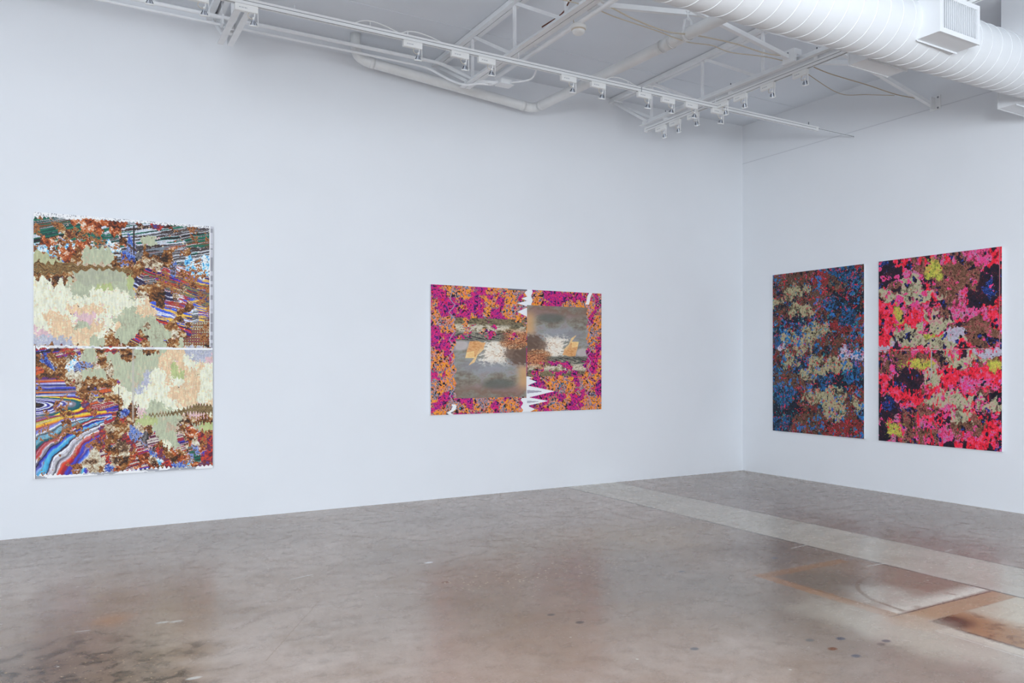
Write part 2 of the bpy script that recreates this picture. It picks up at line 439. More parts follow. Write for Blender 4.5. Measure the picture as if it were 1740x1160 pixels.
# clevis hanger
hp = pC + dd*2.55
hg = thing('pipe_hanger', 'white loop hanger holding the drain pipe below crossed braces', 'pipe hanger', (hp.x, hp.y, hp.z+.25))
ring = [Vector((hp.x + (PR+.006)*math.cos(a), hp.y, hp.z + (PR+.006)*math.sin(a))) for a in [math.radians(v) for v in range(-180-20, 21, 10)]]
loop = [Vector((hp.x - .0, hp.y, hp.z + .145))] + [Vector((hp.x - .035, hp.y, hp.z+.12))] + [ring[0]] + ring[1:-1] + [ring[-1]] + [Vector((hp.x+.035, hp.y, hp.z+.12)), Vector((hp.x+.0, hp.y, hp.z+.145))]
st = MB()
for a, b in zip(loop, loop[1:]): st.bar(a, b, .024, .004, up=(b-a).cross(Vector((0,1,0))))
st.build('strap_loop', M_steel, hg)
MB().tube([(hp.x,hp.y,hp.z+.12),(hp.x,hp.y,hp.z+.24)], .005, 8).build('hanger_rod', M_steel, hg)
MB().tube([(hp.x-.02,hp.y,hp.z+.2),(hp.x+.02,hp.y,hp.z+.2)], .012, 8).build('rod_nut', M_steel, hg)

# ------------------------------------------------------------------ conduit near the left wall
cz, cy = 4.65, 7.5
cd = thing('conduit', 'thin white conduit along the left wall dropping to the middle joist', 'conduit', (0, cy, cz))
MB().tube([(X0, cy, cz)] + curve([(3.3,cy,cz),(3.47,cy-.02,cz-.015),(3.6,cy-.2,cz-.14),(3.66,cy-.4,cz-.27),(3.72,cy-.56,cz-.325),(3.8,cy-.62,cz-.34)], 6), .018, 14).build('upper_tube', M_steel, cd)
MB().tube([(X0, cy+.06, cz-.045)] + curve([(3.2,cy+.06,cz-.045),(3.36,cy+.04,cz-.07),(3.5,cy-.16,cz-.22),(3.58,cy-.34,cz-.31),(3.66,cy-.5,cz-.335),(3.78,cy-.58,cz-.35)], 6), .012, 14).build('lower_tube', M_steel, cd)
for xx in (-.9, 1.29):
    MB().box(xx-.01, xx+.01, cy-.022, cy+.08, cz-.062, cz+.022).build('pipe_clip', M_steel, cd)
    MB().tube([(xx,cy+.03,cz),(xx,cy+.03,CZ)], .003, 6).build('hanger_rod', M_steel, cd)
jb = thing('junction_box', 'small white junction box under the middle joist end where conduits meet', 'junction box', (3.85, 6.85, 4.27))
MB().box(3.80, 3.92, 6.79, 6.88, 4.285, 4.335, bevel=.004).build('box_body', M_steel, jb)
MB().box(3.78, 3.94, 6.775, 6.895, 4.281, 4.285).build('cover_plate', M_steel, jb)
MB().tube([(3.74,6.93,4.31),(3.80,6.85,4.31)], .02, 10).build('conduit_fitting', M_steel, jb)
def cable(pts, r, m, label, name='cable', n=7):
    o = MB().tube(curve(pts, 8), r, n).build(name, m); return tag(o, label, 'cable')
cable([(3.9,6.78,4.3),(4.02,6.6,4.30),(3.98,6.42,4.33),(3.9,6.25,4.285)], .008, M_steel, 'short white flex from junction box up to the long track')
cable([(3.72,7.1,JB+.06),(3.72,6.95,JB+.09),(3.76,6.75,JB+.04),(3.74,6.5,JB+.07),(3.72,6.22,JB+.02)], .006, M_steel, 'white loose cable lying along the middle joist near the junction box')
# second conduit under the middle joist, to the motion sensor
c2 = thing('conduit', 'white conduit strapped below the middle joist beside the ceiling sensor', 'conduit', (J[1]+.1, 5, JB-.02))
MB().tube([(J[1]+.1, 6.8, JB-.022), (J[1]+.1, 4.72, JB-.022)], .02, 14).build('tube', M_steel, c2)
for yy in (6.0, 5.0): MB().box(J[1]+.05, J[1]+.125, yy-.012, yy+.012, JB-.002, JB+.002).build('strap', M_steel, c2)
sn = thing('ceiling_sensor', 'round white dome sensor hanging under the middle roof joist', 'ceiling sensor', (J[1]+.105, 5.38, 4.27))
MB().lathe([(0,.05),(.05,.05),(.064,.04),(.068,.02),(.066,.008),(.06,.004)], (J[1]+.105,5.38,4.275), n=32).build('sensor_base', M_white, sn)
MB().lathe([(.06,.004),(.056,.002),(.054,-.006)], (J[1]+.105,5.38,4.275), n=32).build('trim_ring', M_cream, sn)
MB().lathe([(.054,-.006),(.052,-.02),(.04,-.032),(.02,-.037),(0,-.038)], (J[1]+.105,5.38,4.275), n=32).build('dome', M_white, sn)
MB().tube([(J[1]+.105,5.38,4.30),(J[1]+.105,5.38,JB-.03)], .012, 8).build('stem', M_white, sn)
cable([(J[1]+.10,5.43,4.322),(J[1]+.075,5.40,4.40),(J[1]+.07,5.2,4.43)], .004, M_cream, 'thin cream lead rising from the round ceiling sensor')
cable([(J[1]-.02,5.75,JB+.062),(J[1]+.02,5.5,JB+.09),(J[1]-.02,5.3,JB+.12),(J[1]+.0,5.05,JB+.09),(J[1]+.02,4.85,JB+.12)], .006, M_rust, 'rust brown wire lying on the middle joist above the sensor')

# loose wires strung across the roof space
cable([(J[1]-1.4,YX,4.50),(J[1]-.6,YX+.05,4.45),(J[1]+.05,YX,4.44),(4.15,YX+.02,4.38),(4.5,YX,4.34),(hp.x+.07,YX-.02,4.365),(5.3,YX,4.40),(5.7,YX,4.39),(J[2]-.09,YX-.02,4.415)], .0065, M_cream, 'upper cream cable strung from the middle joist to the corner joist')
cable([(J[1]-1.4,YX+.12,4.48),(J[1]-.5,YX+.1,4.42),(J[1]+.08,YX+.06,4.40),(4.0,YX+.06,4.375),(4.4,YX+.04,4.345),(hp.x+.02,YX+.05,4.325),(5.1,YX+.08,4.37),(5.35,YX+.1,4.365),(5.75,YX+.06,4.39),(J[2]-.08,YX+.05,4.395)], .005, M_cream, 'lower sagging cream cable strung between the same two joists')
cable([(J[2]+.08,YX-.02,4.40),(6.6,YX+.02,4.38),(7.2,YX+.02,4.37),(7.7,YX+.04,4.365),(8.05,YX+.04,4.38),(8.32,YX+.02,4.36)], .005, M_tan, 'tan cable strung from the corner joist to the right wall bracket')
cable([(J[2]+.08,YX+.03,4.38),(6.5,YX+.1,4.33),(6.95,YX+.14,4.27),(7.3,YX+.1,4.31),(7.7,YX+.05,4.355)], .0035, M_tan, 'thin sagging tan cable joining the thicker one near the right wall')

# ------------------------------------------------------------------ lighting tracks
TZ, TY = 4.25, 6.18
def track(name, horizontal, a, b, c, z, label):
    t = thing(name, label, 'lighting track', (a, c, z) if horizontal else (c, a, z))
    def bx(m, s0, s1, q0, q1, z0, z1):
        return m.box(s0, s1, c+q0, c+q1, z+z0, z+z1) if horizontal else m.box(c+q0, c+q1, s0, s1, z+z0, z+z1)
    m = MB()
    bx(m, a, b, -.020, .020, .004, .022); bx(m, a, b, -.015, .015, -.0005, .004)     # spine, recessed neck
    bx(m, a, b, -.020, -.010, -.024, -.0005); bx(m, a, b, .010, .020, -.024, -.0005)
    m.build('track_rail', M_track, t)
    m = MB(); bx(m, a+.001, b-.001, -.0095, .0095, -.017, -.0012); m.build('contact_slot', M_slot, t)
    for s in (-1, 1):
        m = MB(); bx(m, a+.001, b-.001, *sorted((s*.0152, s*.0185)), .0, .0037); m.build('side_groove', M_slot, t)
    return t, bx
tA, bA = track('lighting_track', True, -3.0, 7.66, TY, TZ, 'long white lighting track running diagonally across the top of the view')
m = MB(); bA(m, 7.66, 7.70, -.021, .021, -.025, .023); m.build('end_cap', M_white, tA)
m = MB(); bA(m, 5.05, 5.06, -.0205, .0205, -.0245, .0225); m.build('splice_joint', M_caulk, tA)
for xx in (1.6, 2.22, 2.55, 4.9, 7.55, *J):
    m = MB(); top = JB if xx in J else TZ+.06
    m.tube([(xx, TY, TZ+.022), (xx, TY, top)], .004, 6); m.build('suspension_pin', M_slot if xx == 7.55 else M_steel, tA)
# perforated strap from the track end to the wall
sp = MB(); xs_ = 7.70
ps = thing('perforated_strap', 'perforated grey strap from the long track end to the right wall', 'strap', (xs_, TY, TZ))
sp.box(xs_, WX, TY-.012, TY-.009, TZ-.004, TZ+.010).build('strap', M_steel, ps)
h = MB(); n = 22
for i in range(n): xx = xs_ + .02 + (WX-xs_-.04)*i/(n-1); h.box(xx-.009, xx+.009, TY-.0128, TY-.0082, TZ-.001, TZ+.007)
h.build('slots', M_slot, ps)
for x0, hh in ((2.08,.05),(2.48,.045),(4.62,.05),(5.08,.045)):
    cable([(x0,TY,TZ+.022),(x0+.08,TY+.0,TZ+.02+hh*.8),(x0+.17,TY,TZ+.02+hh),(x0+.28,TY,TZ+.02+hh*.7),(x0+.4,TY,TZ+.022)], .0045, M_white,
          {2.08:'white feed wire arched over the long track above the drain pipe top',2.48:'white feed wire arched over the long track just left of the wide painting',4.62:'white feed wire arched over the long track left of its splice joint',5.08:'white feed wire arched over the long track right of its splice joint'}[x0], 'feed_wire')
ZB = 4.302
tB, bB = track('lighting_track', False, 1.0, 7.33, J[2]+.02, ZB, 'short white lighting track fixed under the corner joist')
m = MB(); bB(m, 7.33, 7.36, -.021, .021, -.025, .023); m.build('end_cap', M_white, tB)
for yy in (7.0, 5.98, 4.9): 
    MB().tube([(J[2]+.02,yy,ZB+.02),(J[2]+.02,yy,JB+.09)], .005, 6).build('fixing_bolt', M_slot, tB)
    MB().box(J[2]-.0, J[2]+.04, yy-.02, yy+.02, ZB+.02, JB).build('fixing_clip', M_steel, tB)

# spotlight prototype: hangs from (0,0,0) = bottom of track, adapter towards -X
def spotlight(loc, rz, label, tilt):
    t = thing('track_spotlight', label, 'spotlight', (0,0,0), 0, 'track spotlights under the roof')
    MB().box(-.135, .035, -.017, .017, -.052, -.0005, bevel=.002).build('adapter', M_white, t)
    m = MB()
    for k, w in enumerate((.006,.004,.006,.005,.007,.005)):
        xx = -.105 + k*.0105
        m.box(xx, xx+w, -.0178, -.0171, -.033 + (k % 2)*.001, -.025)
    m.build('printed_mark', M_print, t)
    MB().tube([(.012,0,-.05),(.012,0,-.074),(.004,0,-.096)], .0045, 8).build('stem', M_steel, t)
    arm = MB(); arm.bar((.036,0,-.045),(.037,0,-.148), .010, .003, up=(1,0,0)).build('side_arm', M_white, t)
    d = Vector((tilt[0], tilt[1], -1)).normalized(); c = Vector((.004, 0, -.098))
    lp = MB().lathe([(0,0),(.009,0),(.011,.012),(.017,.024),(.024,.038),(.026,.042)], c, d, 20).build('lamp', M_lamp, t)
    fins = MB(); q = Vector((0,0,1)).rotation_difference(d)
    for k in range(5):
        a = k*PI/2.5
        p0 = c + q @ Vector((.012*math.cos(a), .012*math.sin(a), .011)); p1 = c + q @ Vector((.0255*math.cos(a), .0255*math.sin(a), .037))
        fins.bar(p0, p1, .0045, .003, up=(p0-c).normalized())
    f = fins.build('heat_fins', M_black, lp)
    f.parent = lp
    MB().lathe([(.026,.040),(.031,.040),(.032,.048),(.029,.050),(.026,.049),(.026,.040)], c, d, 24).build('lamp_ring', M_white, t)
    MB().lathe([(.026,.046),(.017,.041),(0,.038)], c, d, 20).build('lens', M_lamp, t)
    MB().lathe([(0,-.018),(.009,-.016),(.01,0),(0,0)], c, d, 12).build('socket', M_white, t)
    MB().tube(curve([(-.03,.0,-.05),(-.042,.0,-.072),(-.028,-.008,-.096),(-.004,-.006,-.098)], 5), .0025, 6).build('lead_wire', M_cream, t)
    t.location = loc; t.rotation_euler = (0,0,rz)
    return t
za = TZ - .024
proto = spotlight((.56,TY,za), 0, 'white track spotlight cut by the top edge, nearest the upper left corner', (.05,.35))
LA = [(.93,'white track spotlight just left of the left roof joist, partly above the frame'),
      (1.285,'white track spotlight directly beneath the left roof joist'),
      (2.644,'white track spotlight alone between drain pipe top and middle joist'),
      (3.09,'white track spotlight left of the middle joist, its lead looping left'),
      (3.355,'white track spotlight just above the junction box on the long track'),
      (4.234,'white track spotlight in front of the drain pipe elbow'),
      (4.58,'white track spotlight just right of the drain pipe crossing'),
      (5.153,'white track spotlight under the splice joint of the long track'),
      (5.464,'white track spotlight between the splice joint and the corner joist'),
      (5.78,'white long-track spotlight overlapping another lamp where the tracks meet'),
      (6.159,'white long-track spotlight nearest the right wall')]
for x_, l_ in LA: dup(proto, (x_, TY, za), 0, l_)
LB = [(7.028,'short-track spotlight closest to the left wall and lowest in the view'),
      (6.787,'short-track spotlight with a yellow glint, second from the left wall'),
      (6.492,'short-track spotlight hidden behind a long-track lamp just before the crossing'),
      (6.058,'short-track spotlight directly above the crossing of the two tracks'),
      (5.795,'short-track spotlight just past the crossing towards the duct'),
      (5.433,'short-track spotlight with its lead curling out, one before the duct end'),
      (5.037,'short-track spotlight nearest the big round duct')]
protoB = spotlight((J[2]+.02, LB[0][0], ZB-.024), -PI/2, LB[0][1], (-.35,.6))
for y_, l_ in LB[1:]: dup(protoB, (J[2]+.02, y_, ZB-.024), -PI/2, l_)

# ------------------------------------------------------------------ paintings
rng = np.random.RandomState(11)
def vn(x, y, seed):
    """smooth value noise at any coordinates"""
    r = np.random.RandomState(seed); G = r.rand(256, 256)
    xi = np.floor(x).astype(int); yi = np.floor(y).astype(int); fx = x - xi; fy = y - yi
    fx = fx*fx*(3-2*fx); fy = fy*fy*(3-2*fy)
    a = G[yi % 256, xi % 256]; b = G[yi % 256, (xi+1) % 256]; c = G[(yi+1) % 256, xi % 256]; d = G[(yi+1) % 256, (xi+1) % 256]
    return (a*(1-fx)+b*fx)*(1-fy) + (c*(1-fx)+d*fx)*fy
def cell(x, y, seed):
    r = np.random.RandomState(seed); G = r.rand(256, 256)
    return G[np.floor(y).astype(int) % 256, np.floor(x).astype(int) % 256]
def sfbm(x, y, seed, o=4, g=.55):
    s = 0; a = 1; t = 0
    for k in range(o): s = s + a*vn(x*2**k, y*2**k, seed+k*13); t += a; a *= g
    return np.clip((s/t - .5)*1.75 + .5, 0, .9999)
def fbm(x, y, seed, o=4, g=.55):
    """same, each octave turned so that no grid shows"""
    s = 0; a = 1; t = 0; w = 0
    for k in range(o):
        c, n = math.cos(.65 + 1.1*k), math.sin(.65 + 1.1*k); f = 2**k
        s = s + a*vn((x*c - y*n)*f + 40, (x*n + y*c)*f + 40, seed+k*13); t += a; w += a*a; a *= g
    return np.clip((s/t - .5)*(1.05*t/math.sqrt(w)) + .5, 0, .9999)
def pick(n, pal, hard=1.):
    """palette lookup, evenly split"""
    P = np.array(pal, float); k = n*len(P)
    if hard >= 1: return P[np.clip(k.astype(int), 0, len(P)-1)]
    k = k - .5; i = np.clip(np.floor(k), 0, len(P)-2).astype(int); f = np.clip(k - i, 0, 1)
    f = np.clip((f - .5)/max(1e-3, 1-hard) + .5, 0, 1)[..., None]
    return P[i]*(1-f) + P[i+1]*f
def mixm(a, b, m):
    m = np.asarray(m, float)
    if m.ndim == 2: m = m[..., None]
    return a*(1-m) + np.asarray(b, float)*m
def tri(x): return 2*np.abs(2*(x - np.floor(x+.5))) - 1
def ss(x, a, b): t = np.clip((x-a)/(b-a), 0, 1); return t*t*(3-2*t)

def ramp(x, stops, soft=.5):
    xs = np.array([p[0] for p in stops]); P = np.array([p[1] for p in stops], float)
    i = np.clip(np.searchsorted(xs, x) - 1, 0, len(xs)-2); f = np.clip((x - xs[i])/(xs[i+1]-xs[i]), 0, 1); f = np.clip((f-.5)/soft+.5, 0, 1)[..., None]
    return P[i]*(1-f) + P[i+1]*f
def regions(rows, u, v, warpu, warpv, seeds, jit=.35, fine={}):
    g = [list(r) for r in rows]; H = len(g); W = len(g[0])
    for r in g: assert len(r) == W, (''.join(r), len(r), W)
    g = np.array(g); cls = sorted(set(g.ravel()))
    x = np.clip((u+warpu)*W - .5, 0, W-1.001); y = np.clip((v+warpv)*H - .5, 0, H-1.001)
    xi = x.astype(int); yi = y.astype(int); fx = x-xi; fy = y-yi
    best = np.full(u.shape, -9.); lab = np.zeros(u.shape, int)
    for k, c in enumerate(cls):
        I = (g == c).astype(float)
        m = (I[yi,xi]*(1-fx)+I[yi,np.minimum(xi+1,W-1)]*fx)*(1-fy) + (I[np.minimum(yi+1,H-1),xi]*(1-fx)+I[np.minimum(yi+1,H-1),np.minimum(xi+1,W-1)]*fx)*fy
        m = m + jit*(fbm(u*60, v*60*1.4, seeds+k*7, 3, .7) - .5)
        if fine.get(c, fine.get('*', 0)): m = m + fine.get(c, fine.get('*', 0))*(fbm(u*95, v*150, seeds+k*7+3, 2, .8) - .5)
        t = m > best; best = np.where(t, m, best); lab = np.where(t, k, lab)
    return lab, cls

def paint1(u, v, W, H):
    X, Y = u*W, v*H
    up = v < .5
    # saw-tooth displacement, long teeth above, narrow spikes lower right
    t1 = tri(u*23 + .6*fbm(u*9, v*5, 5))
    spike = tri(u*52 + fbm(u*14, v*3, 9))
    amp = np.where(up, .002 + .007*ss(u, .62, .3), np.where(u > .5, .002, .003))
    wv = t1*amp*(.5 + fbm(u*8, v*8, 21)) + np.where((~up) & (u > .5), spike*.012*fbm(u*20, v*4, 31), 0)
    wv += (fbm(u*26, v*26, 41) - .5)*.018
    wu = (fbm(u*18, v*18, 51) - .5)*.03
    rows = ["TTTTOOOOOOOOOOBVVOTTDDDD", "TTTBTTOOOOOBObbbOOODDTTT", "TTTBTTTTTTTBUbSSbOObTTTT", "OOOWWOOBTWWOUDBBBBDDBBDD",
            "WWWOOBSSSSBUUxBBBBDDWDWW", "GWWOOBSSSSBURBbbbBUQWWWW", "GGGUBMMMMMBBBBQQbQUQQWWW", "BBBBBMMSMMSSGBDDQQQQQQQQ",
            "CCBCSSSSGGSSGBBBBQQbQQQQ", "CCCCCSSCCCCCSbbBBQbQQQQQ", "CCCCCCCCCCCCCCPBBQQQBQQQ", "CCCCPPPPPCCSSPPPBBBBBDQQ",
            "CPPPCKKKCCSSSSSSBBBbBDQH", "CCPPPSSPPCPSSSbSSBBbBHHH", "KKPPPPPPCBSSSBSSSSbBBHHH", "LLLLLPPSSBBSBBBSSBBSHHHB",
            "BbBVVBSSBVVBBSBBSPPPLLLL", "BUBBbWSSBSSBBSSSPPPPCLLK", "BBUBWUUbBbSSSSSSPPGPCCPC", "BBBBbbSSSbSSSSLCCPGGPPCC",
            "RRRRBbBBBBBSSSLCCPCCPPCC", "RRRRRBBRBBCCSLCCCCPPPPCC", "RRRRRRBbRBBCCCCCCCPPPPCC", "RRRRRRVbbBBCBCCSSCCPPPCP",
            "RRRRRRRVRRBUBKSSSSSCKKKC", "RRRRRRRRRbBVBGGGSSSbBBBB", "RAAAAAAAVbBBUbBSSMMBOSGG", "AAAAAAAAVBBVUUxBSSSbOOVV",
            "AAAAAAAAVBbbVOUBBCSbObVV", "AAAAAAAbbOBbVOOUVBOBTUOV", "AAAAAAbbbVbBOOObWVBOUTVV", "AAAAAAAbBUOBOObOBVUUWOVV"]
    lab, cls = regions(rows, u, v, wu, wv, 100, .35, {'C':.9,'P':1.0,'K':1.0,'L':.5,'G':.35,'S':.3,'M':.7,'B':.45,'b':.7,'O':.5})
    f1 = fbm(u*46, v*70, 61, 4, .7); f2 = fbm(u*90, v*130, 71, 3, .8); f3 = fbm(u*12, v*16, 81, 4)
    hi = fbm(u*150, v*230, 91, 2, .9)
    zz = v + .0045*tri(u*30 + .5*f3) + .004*(fbm(u*40, v*30, 67, 2) - .5)
    foli = np.clip(.42*sfbm(u*17, zz*95, 66, 3, .6) + .28*f1 + .30*hi, 0, .999); foli = np.clip((foli-.5)*1.6 + .5 + .3*(f3-.5), 0, .999)
    diag = Y + .24*X; sd = np.clip(.95*sfbm(diag*22 + .3*f3, X*.8, 111, 4, .6) + .05*hi, 0, .999)
    cq = .42*(1 - np.exp(-(u-.36)*3.2)); q = Y - cq*1.15; sq = np.clip(.96*sfbm(q*17 + .35*f3, X*1.0, 121, 4, .6) + .04*hi, 0, .999)
    re = np.sqrt((u/.285)**2 + (np.where(v > .722, (v-.722)/.05, (v-.722)/.034))**2) + .18*(f3-.5)
    rA = np.hypot((X-.66)*.95, (Y-2.50)*1.1) + .05*(f3-.5)
    # swept bands of the lower left: nested ring, rising stripes, then falling arcs
    WHT, YEL, ORA, BLU, PUR, DRK, CRI, CYA, TEA, GRY = (232,234,242), (236,210,60), (228,120,44), (56,70,200), (84,44,120), (34,22,46), (150,26,50), (84,186,220), (24,98,110), (120,116,128)
    qq = v + u*.21*ss(v, .70, .80) + .0035*(f3-.5)
    fl = sfbm(qq*170, u*2.2, 132, 3, .7)
    band = ramp(qq + .004*(fl-.5), [(.60,DRK),(.622,PUR),(.632,ORA),(.638,CRI),(.645,WHT),(.651,DRK),(.657,GRY),(.662,BLU),(.667,DRK),(.672,GRY),(.677,ORA),(.683,DRK),(.688,WHT),(.692,BLU),(.697,YEL),(.703,DRK),
        (.73,PUR),(.756,DRK),(.762,GRY),(.768,PUR),(.775,(140,120,90)),(.781,PUR),(.786,CRI),(.792,(190,190,70)),(.797,YEL),(.806,(240,180,50)),(.813,ORA),(.818,CRI),(.825,BLU),(.831,PUR),(.836,WHT),(.843,WHT),(.848,TEA),(.858,CYA),(.868,DRK),(.875,BLU),(.89,PUR),(.905,CRI),(.925,BLU),(.95,DRK)], .7)
    band = mixm(band, pick(fl, [DRK, PUR, (150,140,170), BLU, (200,196,210)], .6), .45*(fl > .55))
    rg = pick(np.clip(re/1.12, 0, .999), [(60,44,20),DRK,(30,20,60),WHT,(54,50,150),(220,222,236),DRK,(70,60,170),WHT,(60,56,140),(204,206,222),GRY,TEA,(20,80,90),YEL,(236,190,50),CRI,PUR], .5)
    band = np.where(((re < 1.12) & (v > .69) & (v < .765))[..., None], rg, band)
    sa = u + np.log(np.maximum(v + .012*(f3-.5) - .755, 1e-4)/.22)/5.5 + .02*(f3-.5)
    fa = sfbm(sa*60, v*5, 133, 3, .7)
    arc = ramp(sa + .012*(fa-.5), [(-.30,BLU),(-.26,PUR),(-.22,(230,110,50)),(-.19,BLU),(-.16,WHT),(-.13,(60,80,90)),(-.10,CYA),(-.07,TEA),(-.045,CRI),(-.03,(200,50,40)),(-.012,WHT),(-.004,DRK),(.015,BLU),(.03,CYA),(.05,(60,150,200)),(.062,DRK),(.072,WHT),
        (.095,(190,188,192)),(.11,(70,66,74)),(.125,(220,220,226)),(.14,(220,70,40)),(.16,CRI),(.175,BLU),(.20,PUR),(.212,(50,90,210)),(.225,(210,208,212)),(.245,(130,120,116)),(.26,CYA),(.275,BLU),(.30,(190,30,40)),(.33,PUR),(.36,(60,80,210)),(.40,(170,40,40)),(.45,(120,40,60)),(.55,BLU),(.6,CRI)], .8)
    arc = mixm(arc, pick(fa, [DRK, BLU, (150,130,150), WHT], .6), .4*(fa > .6))
    sweep = np.where(((v > .775) & (sa > -.22))[..., None], arc, band)
    o = np.zeros(u.shape + (3,))
    tex = {
     'C': lambda: pick(np.clip(.55*f2+.45*f1, 0, .999), [(226,192,190),(234,220,172),(218,222,196),(231,228,206),(229,231,210),(236,230,202),(222,222,190),(232,206,180)], .5),
     'P': lambda: pick(np.clip(.55*f2+.45*f1, 0, .999), [(208,196,160),(232,214,178),(224,194,156),(222,188,150),(226,196,160),(228,224,186),(216,184,170)], .6),
     'S': lambda: pick(np.clip(.5*f2+.5*f3, 0, .999), [(158,150,128),(172,174,146),(178,184,156),(184,190,160),(180,186,158),(196,190,160),(190,170,150)], .6),
     'G': lambda: pick(np.clip(.5*f2+.5*f3, 0, .999), [(168,172,130),(180,190,130),(184,192,134),(172,184,122),(190,190,150)], .6),
     'M': lambda: pick(np.clip(.6*f2+.4*f1, 0, .999), [(150,120,96),(186,158,134),(190,178,148),(198,168,150),(176,176,148),(206,184,160)], .7),
     'L': lambda: pick(np.clip(.6*f2+.4*f1, 0, .999), [(160,164,184),(176,176,190),(168,172,190),(196,196,206),(182,184,180),(150,160,190)], .6),
     'K': lambda: pick(np.clip(.6*f2+.4*f1, 0, .999), [(206,180,160),(220,186,188),(214,178,186),(226,210,190)], .6),
     'B': lambda: pick(foli, [(34,22,16),(62,38,22),(92,54,24),(122,72,30),(136,84,36),(164,110,56),(190,158,112),(206,190,156)], .55),
     'b': lambda: pick(foli, [(66,46,34),(110,76,50),(150,118,88),(184,164,136),(202,192,164),(212,206,184),(226,222,206)], .55),
     'O': lambda: pick(foli, [(40,22,18),(78,34,20),(116,48,22),(150,66,26),(176,84,34),(196,108,52),(206,150,112),(222,206,190)], .55),
     'T': lambda: pick(sd, [(40,34,34),(18,84,72),(22,118,90),(20,66,62),(150,156,158),(84,50,38),(30,104,84),(130,62,36),(204,206,210)], .6),
     'D': lambda: pick(sd, [(44,40,44),(90,84,88),(200,204,212),(120,116,112),(60,52,54),(176,178,186),(70,88,90),(214,216,222)], .55),
     'W': lambda: pick(np.clip(.7*f1+.3*hi, 0, .999), [(24,84,150),(60,150,210),(130,204,232),(226,240,248),(240,244,250),(110,120,132),(60,130,190)], .8),
     'U': lambda: pick(np.clip(.6*sq+.4*hi, 0, .999), [(34,28,50),(50,60,150),(70,110,190),(150,160,196),(70,50,50),(110,76,60)], .6),
     'x': lambda: pick(f1, [(24,24,28),(70,66,70),(120,116,116)], .6),
     'Q': lambda: pick(sq, [(34,26,60),(62,54,170),(206,60,34),(90,30,60),(120,130,80),(56,44,110),(236,190,80),(60,90,210),(170,50,40),(220,224,236),(44,36,70)], .55),
     'H': lambda: pick(np.clip(.5*sq+.5*(tri(u*70)*.25+tri(v*90)*.25+.5), 0, .999), [(44,30,40),(70,70,150),(150,60,40),(110,84,50),(200,190,160),(60,44,70),(170,120,60)], .8),
     'R': lambda: sweep, 'A': lambda: sweep,
     'V': lambda: pick(np.clip(.5*sd+.5*f1, 0, .999), [(44,22,36),(96,30,50),(150,40,44),(206,66,36),(80,34,80),(130,54,36),(60,60,140),(160,100,66)], .5)}
    for k, c in enumerate(cls):
        m = lab == k
        o[m] = tex[c]()[m]
    # streaks showing through the foliage
    isB = np.isin(lab, [cls.index(c) for c in 'BOb'])
    m = isB & up & (u > .5) & (fbm(u*11, v*17, 155) > .60) & (v > .2); o[m] = pick(sq, [(34,26,60),(62,54,170),(206,60,34),(90,30,60),(56,44,110),(236,190,80),(60,90,210),(220,224,236),(44,36,70)], .8)[m]
    m = isB & up & (v < .2) & (fbm(u*11, v*17, 156) > .62); o[m] = pick(sd, [(30,28,32),(20,100,82),(200,206,216),(60,44,40),(120,130,140),(150,60,30)], .8)[m]
    m = isB & (~up) & ((u < .5) | (v > .8)) & (fbm(u*11, v*17, 157) > .60); o[m] = pick(sd, [(40,24,50),(60,66,180),(160,40,50),(200,190,180),(90,30,60),(206,90,40),(50,110,160)], .8)[m]
    # overlay foliage crumbs on streak areas and small vertical grain
    streak = np.isin(lab, [cls.index(c) for c in 'TDQUWARVH'])
    crumb = (foli > .46) & (fbm(u*16, v*22, 151) > np.where(up, .48, .60)) & streak
    o[crumb] = pick(foli, [(70,34,20),(130,70,34),(170,110,60),(90,46,26)], 1)[crumb]
    # brown zig-zag ridge under the left sage slope, sage plain below it, second ridge lower right
    tz1 = .008*tri(u*21 + 1.3*f3 + .8*fbm(u*5, v*0, 77))*(.3 + 1.2*fbm(u*13, v*0, 78))
    cen = np.interp(u, [0,.08,.16,.22,.30,.40,.53], [.207,.212,.200,.203,.196,.196,.205]); hw = np.interp(u, [0,.15,.22,.30,.45,.53], [.024,.022,.014,.008,.006,.012])
    m = (np.abs(v - cen - tz1) < hw) & (u < .53); layer = (v - cen - tz1)/hw*.5 + .5
    o[m] = pick(np.clip(.55*np.abs(tri(layer*1.6)) + .45*f1, 0, .999), [(50,34,20),(84,60,30),(120,84,44),(150,116,66),(92,78,50),(176,150,104)], .5)[m]
    m = (v > cen + hw + tz1) & (v < np.interp(u, [.20,.25,.35,.40,.52], [.222,.268,.262,.250,.246]) + .8*tz1) & (u > .2) & (u < .485)
    o[m] = pick(np.clip(.5*f2+.5*f3, 0, .999), [(168,170,146),(172,174,152),(176,180,152),(182,190,148)], .3)[m]
    m = (v > .148 + .03*(u/.16)*(u > .07) + tz1) & (v < cen - hw + tz1) & (u < .155)
    o[m] = pick(np.clip(.5*f2+.5*f3, 0, .999), [(172,168,134),(178,180,140),(184,184,144),(168,174,138)], .4)[m]
    tz2 = .008*spike*(.5 + f1)
    cen = np.interp(u, [.62,.70,.80,.90,1], [.775,.772,.766,.752,.758]); hw = np.interp(u, [.62,.75,.85,.92,1], [.004,.006,.012,.020,.017])
    m = (np.abs(v - cen - tz2) < hw) & (u > .62); layer = (v - cen - tz2)/hw*.5 + .5
    o[m] = pick(np.clip(.55*np.abs(tri(layer*1.6)) + .45*f1, 0, .999), [(66,50,32),(96,76,46),(124,100,62),(156,130,88),(104,92,62)], .5)[m]
    o *= (.93 + .14*vn(u*190, v*60, 161))[..., None]
    # vertical folds
    m = (np.abs(u-.535) < .004) & (v > .02) & (v < .13); o[m] = (50,40,40)
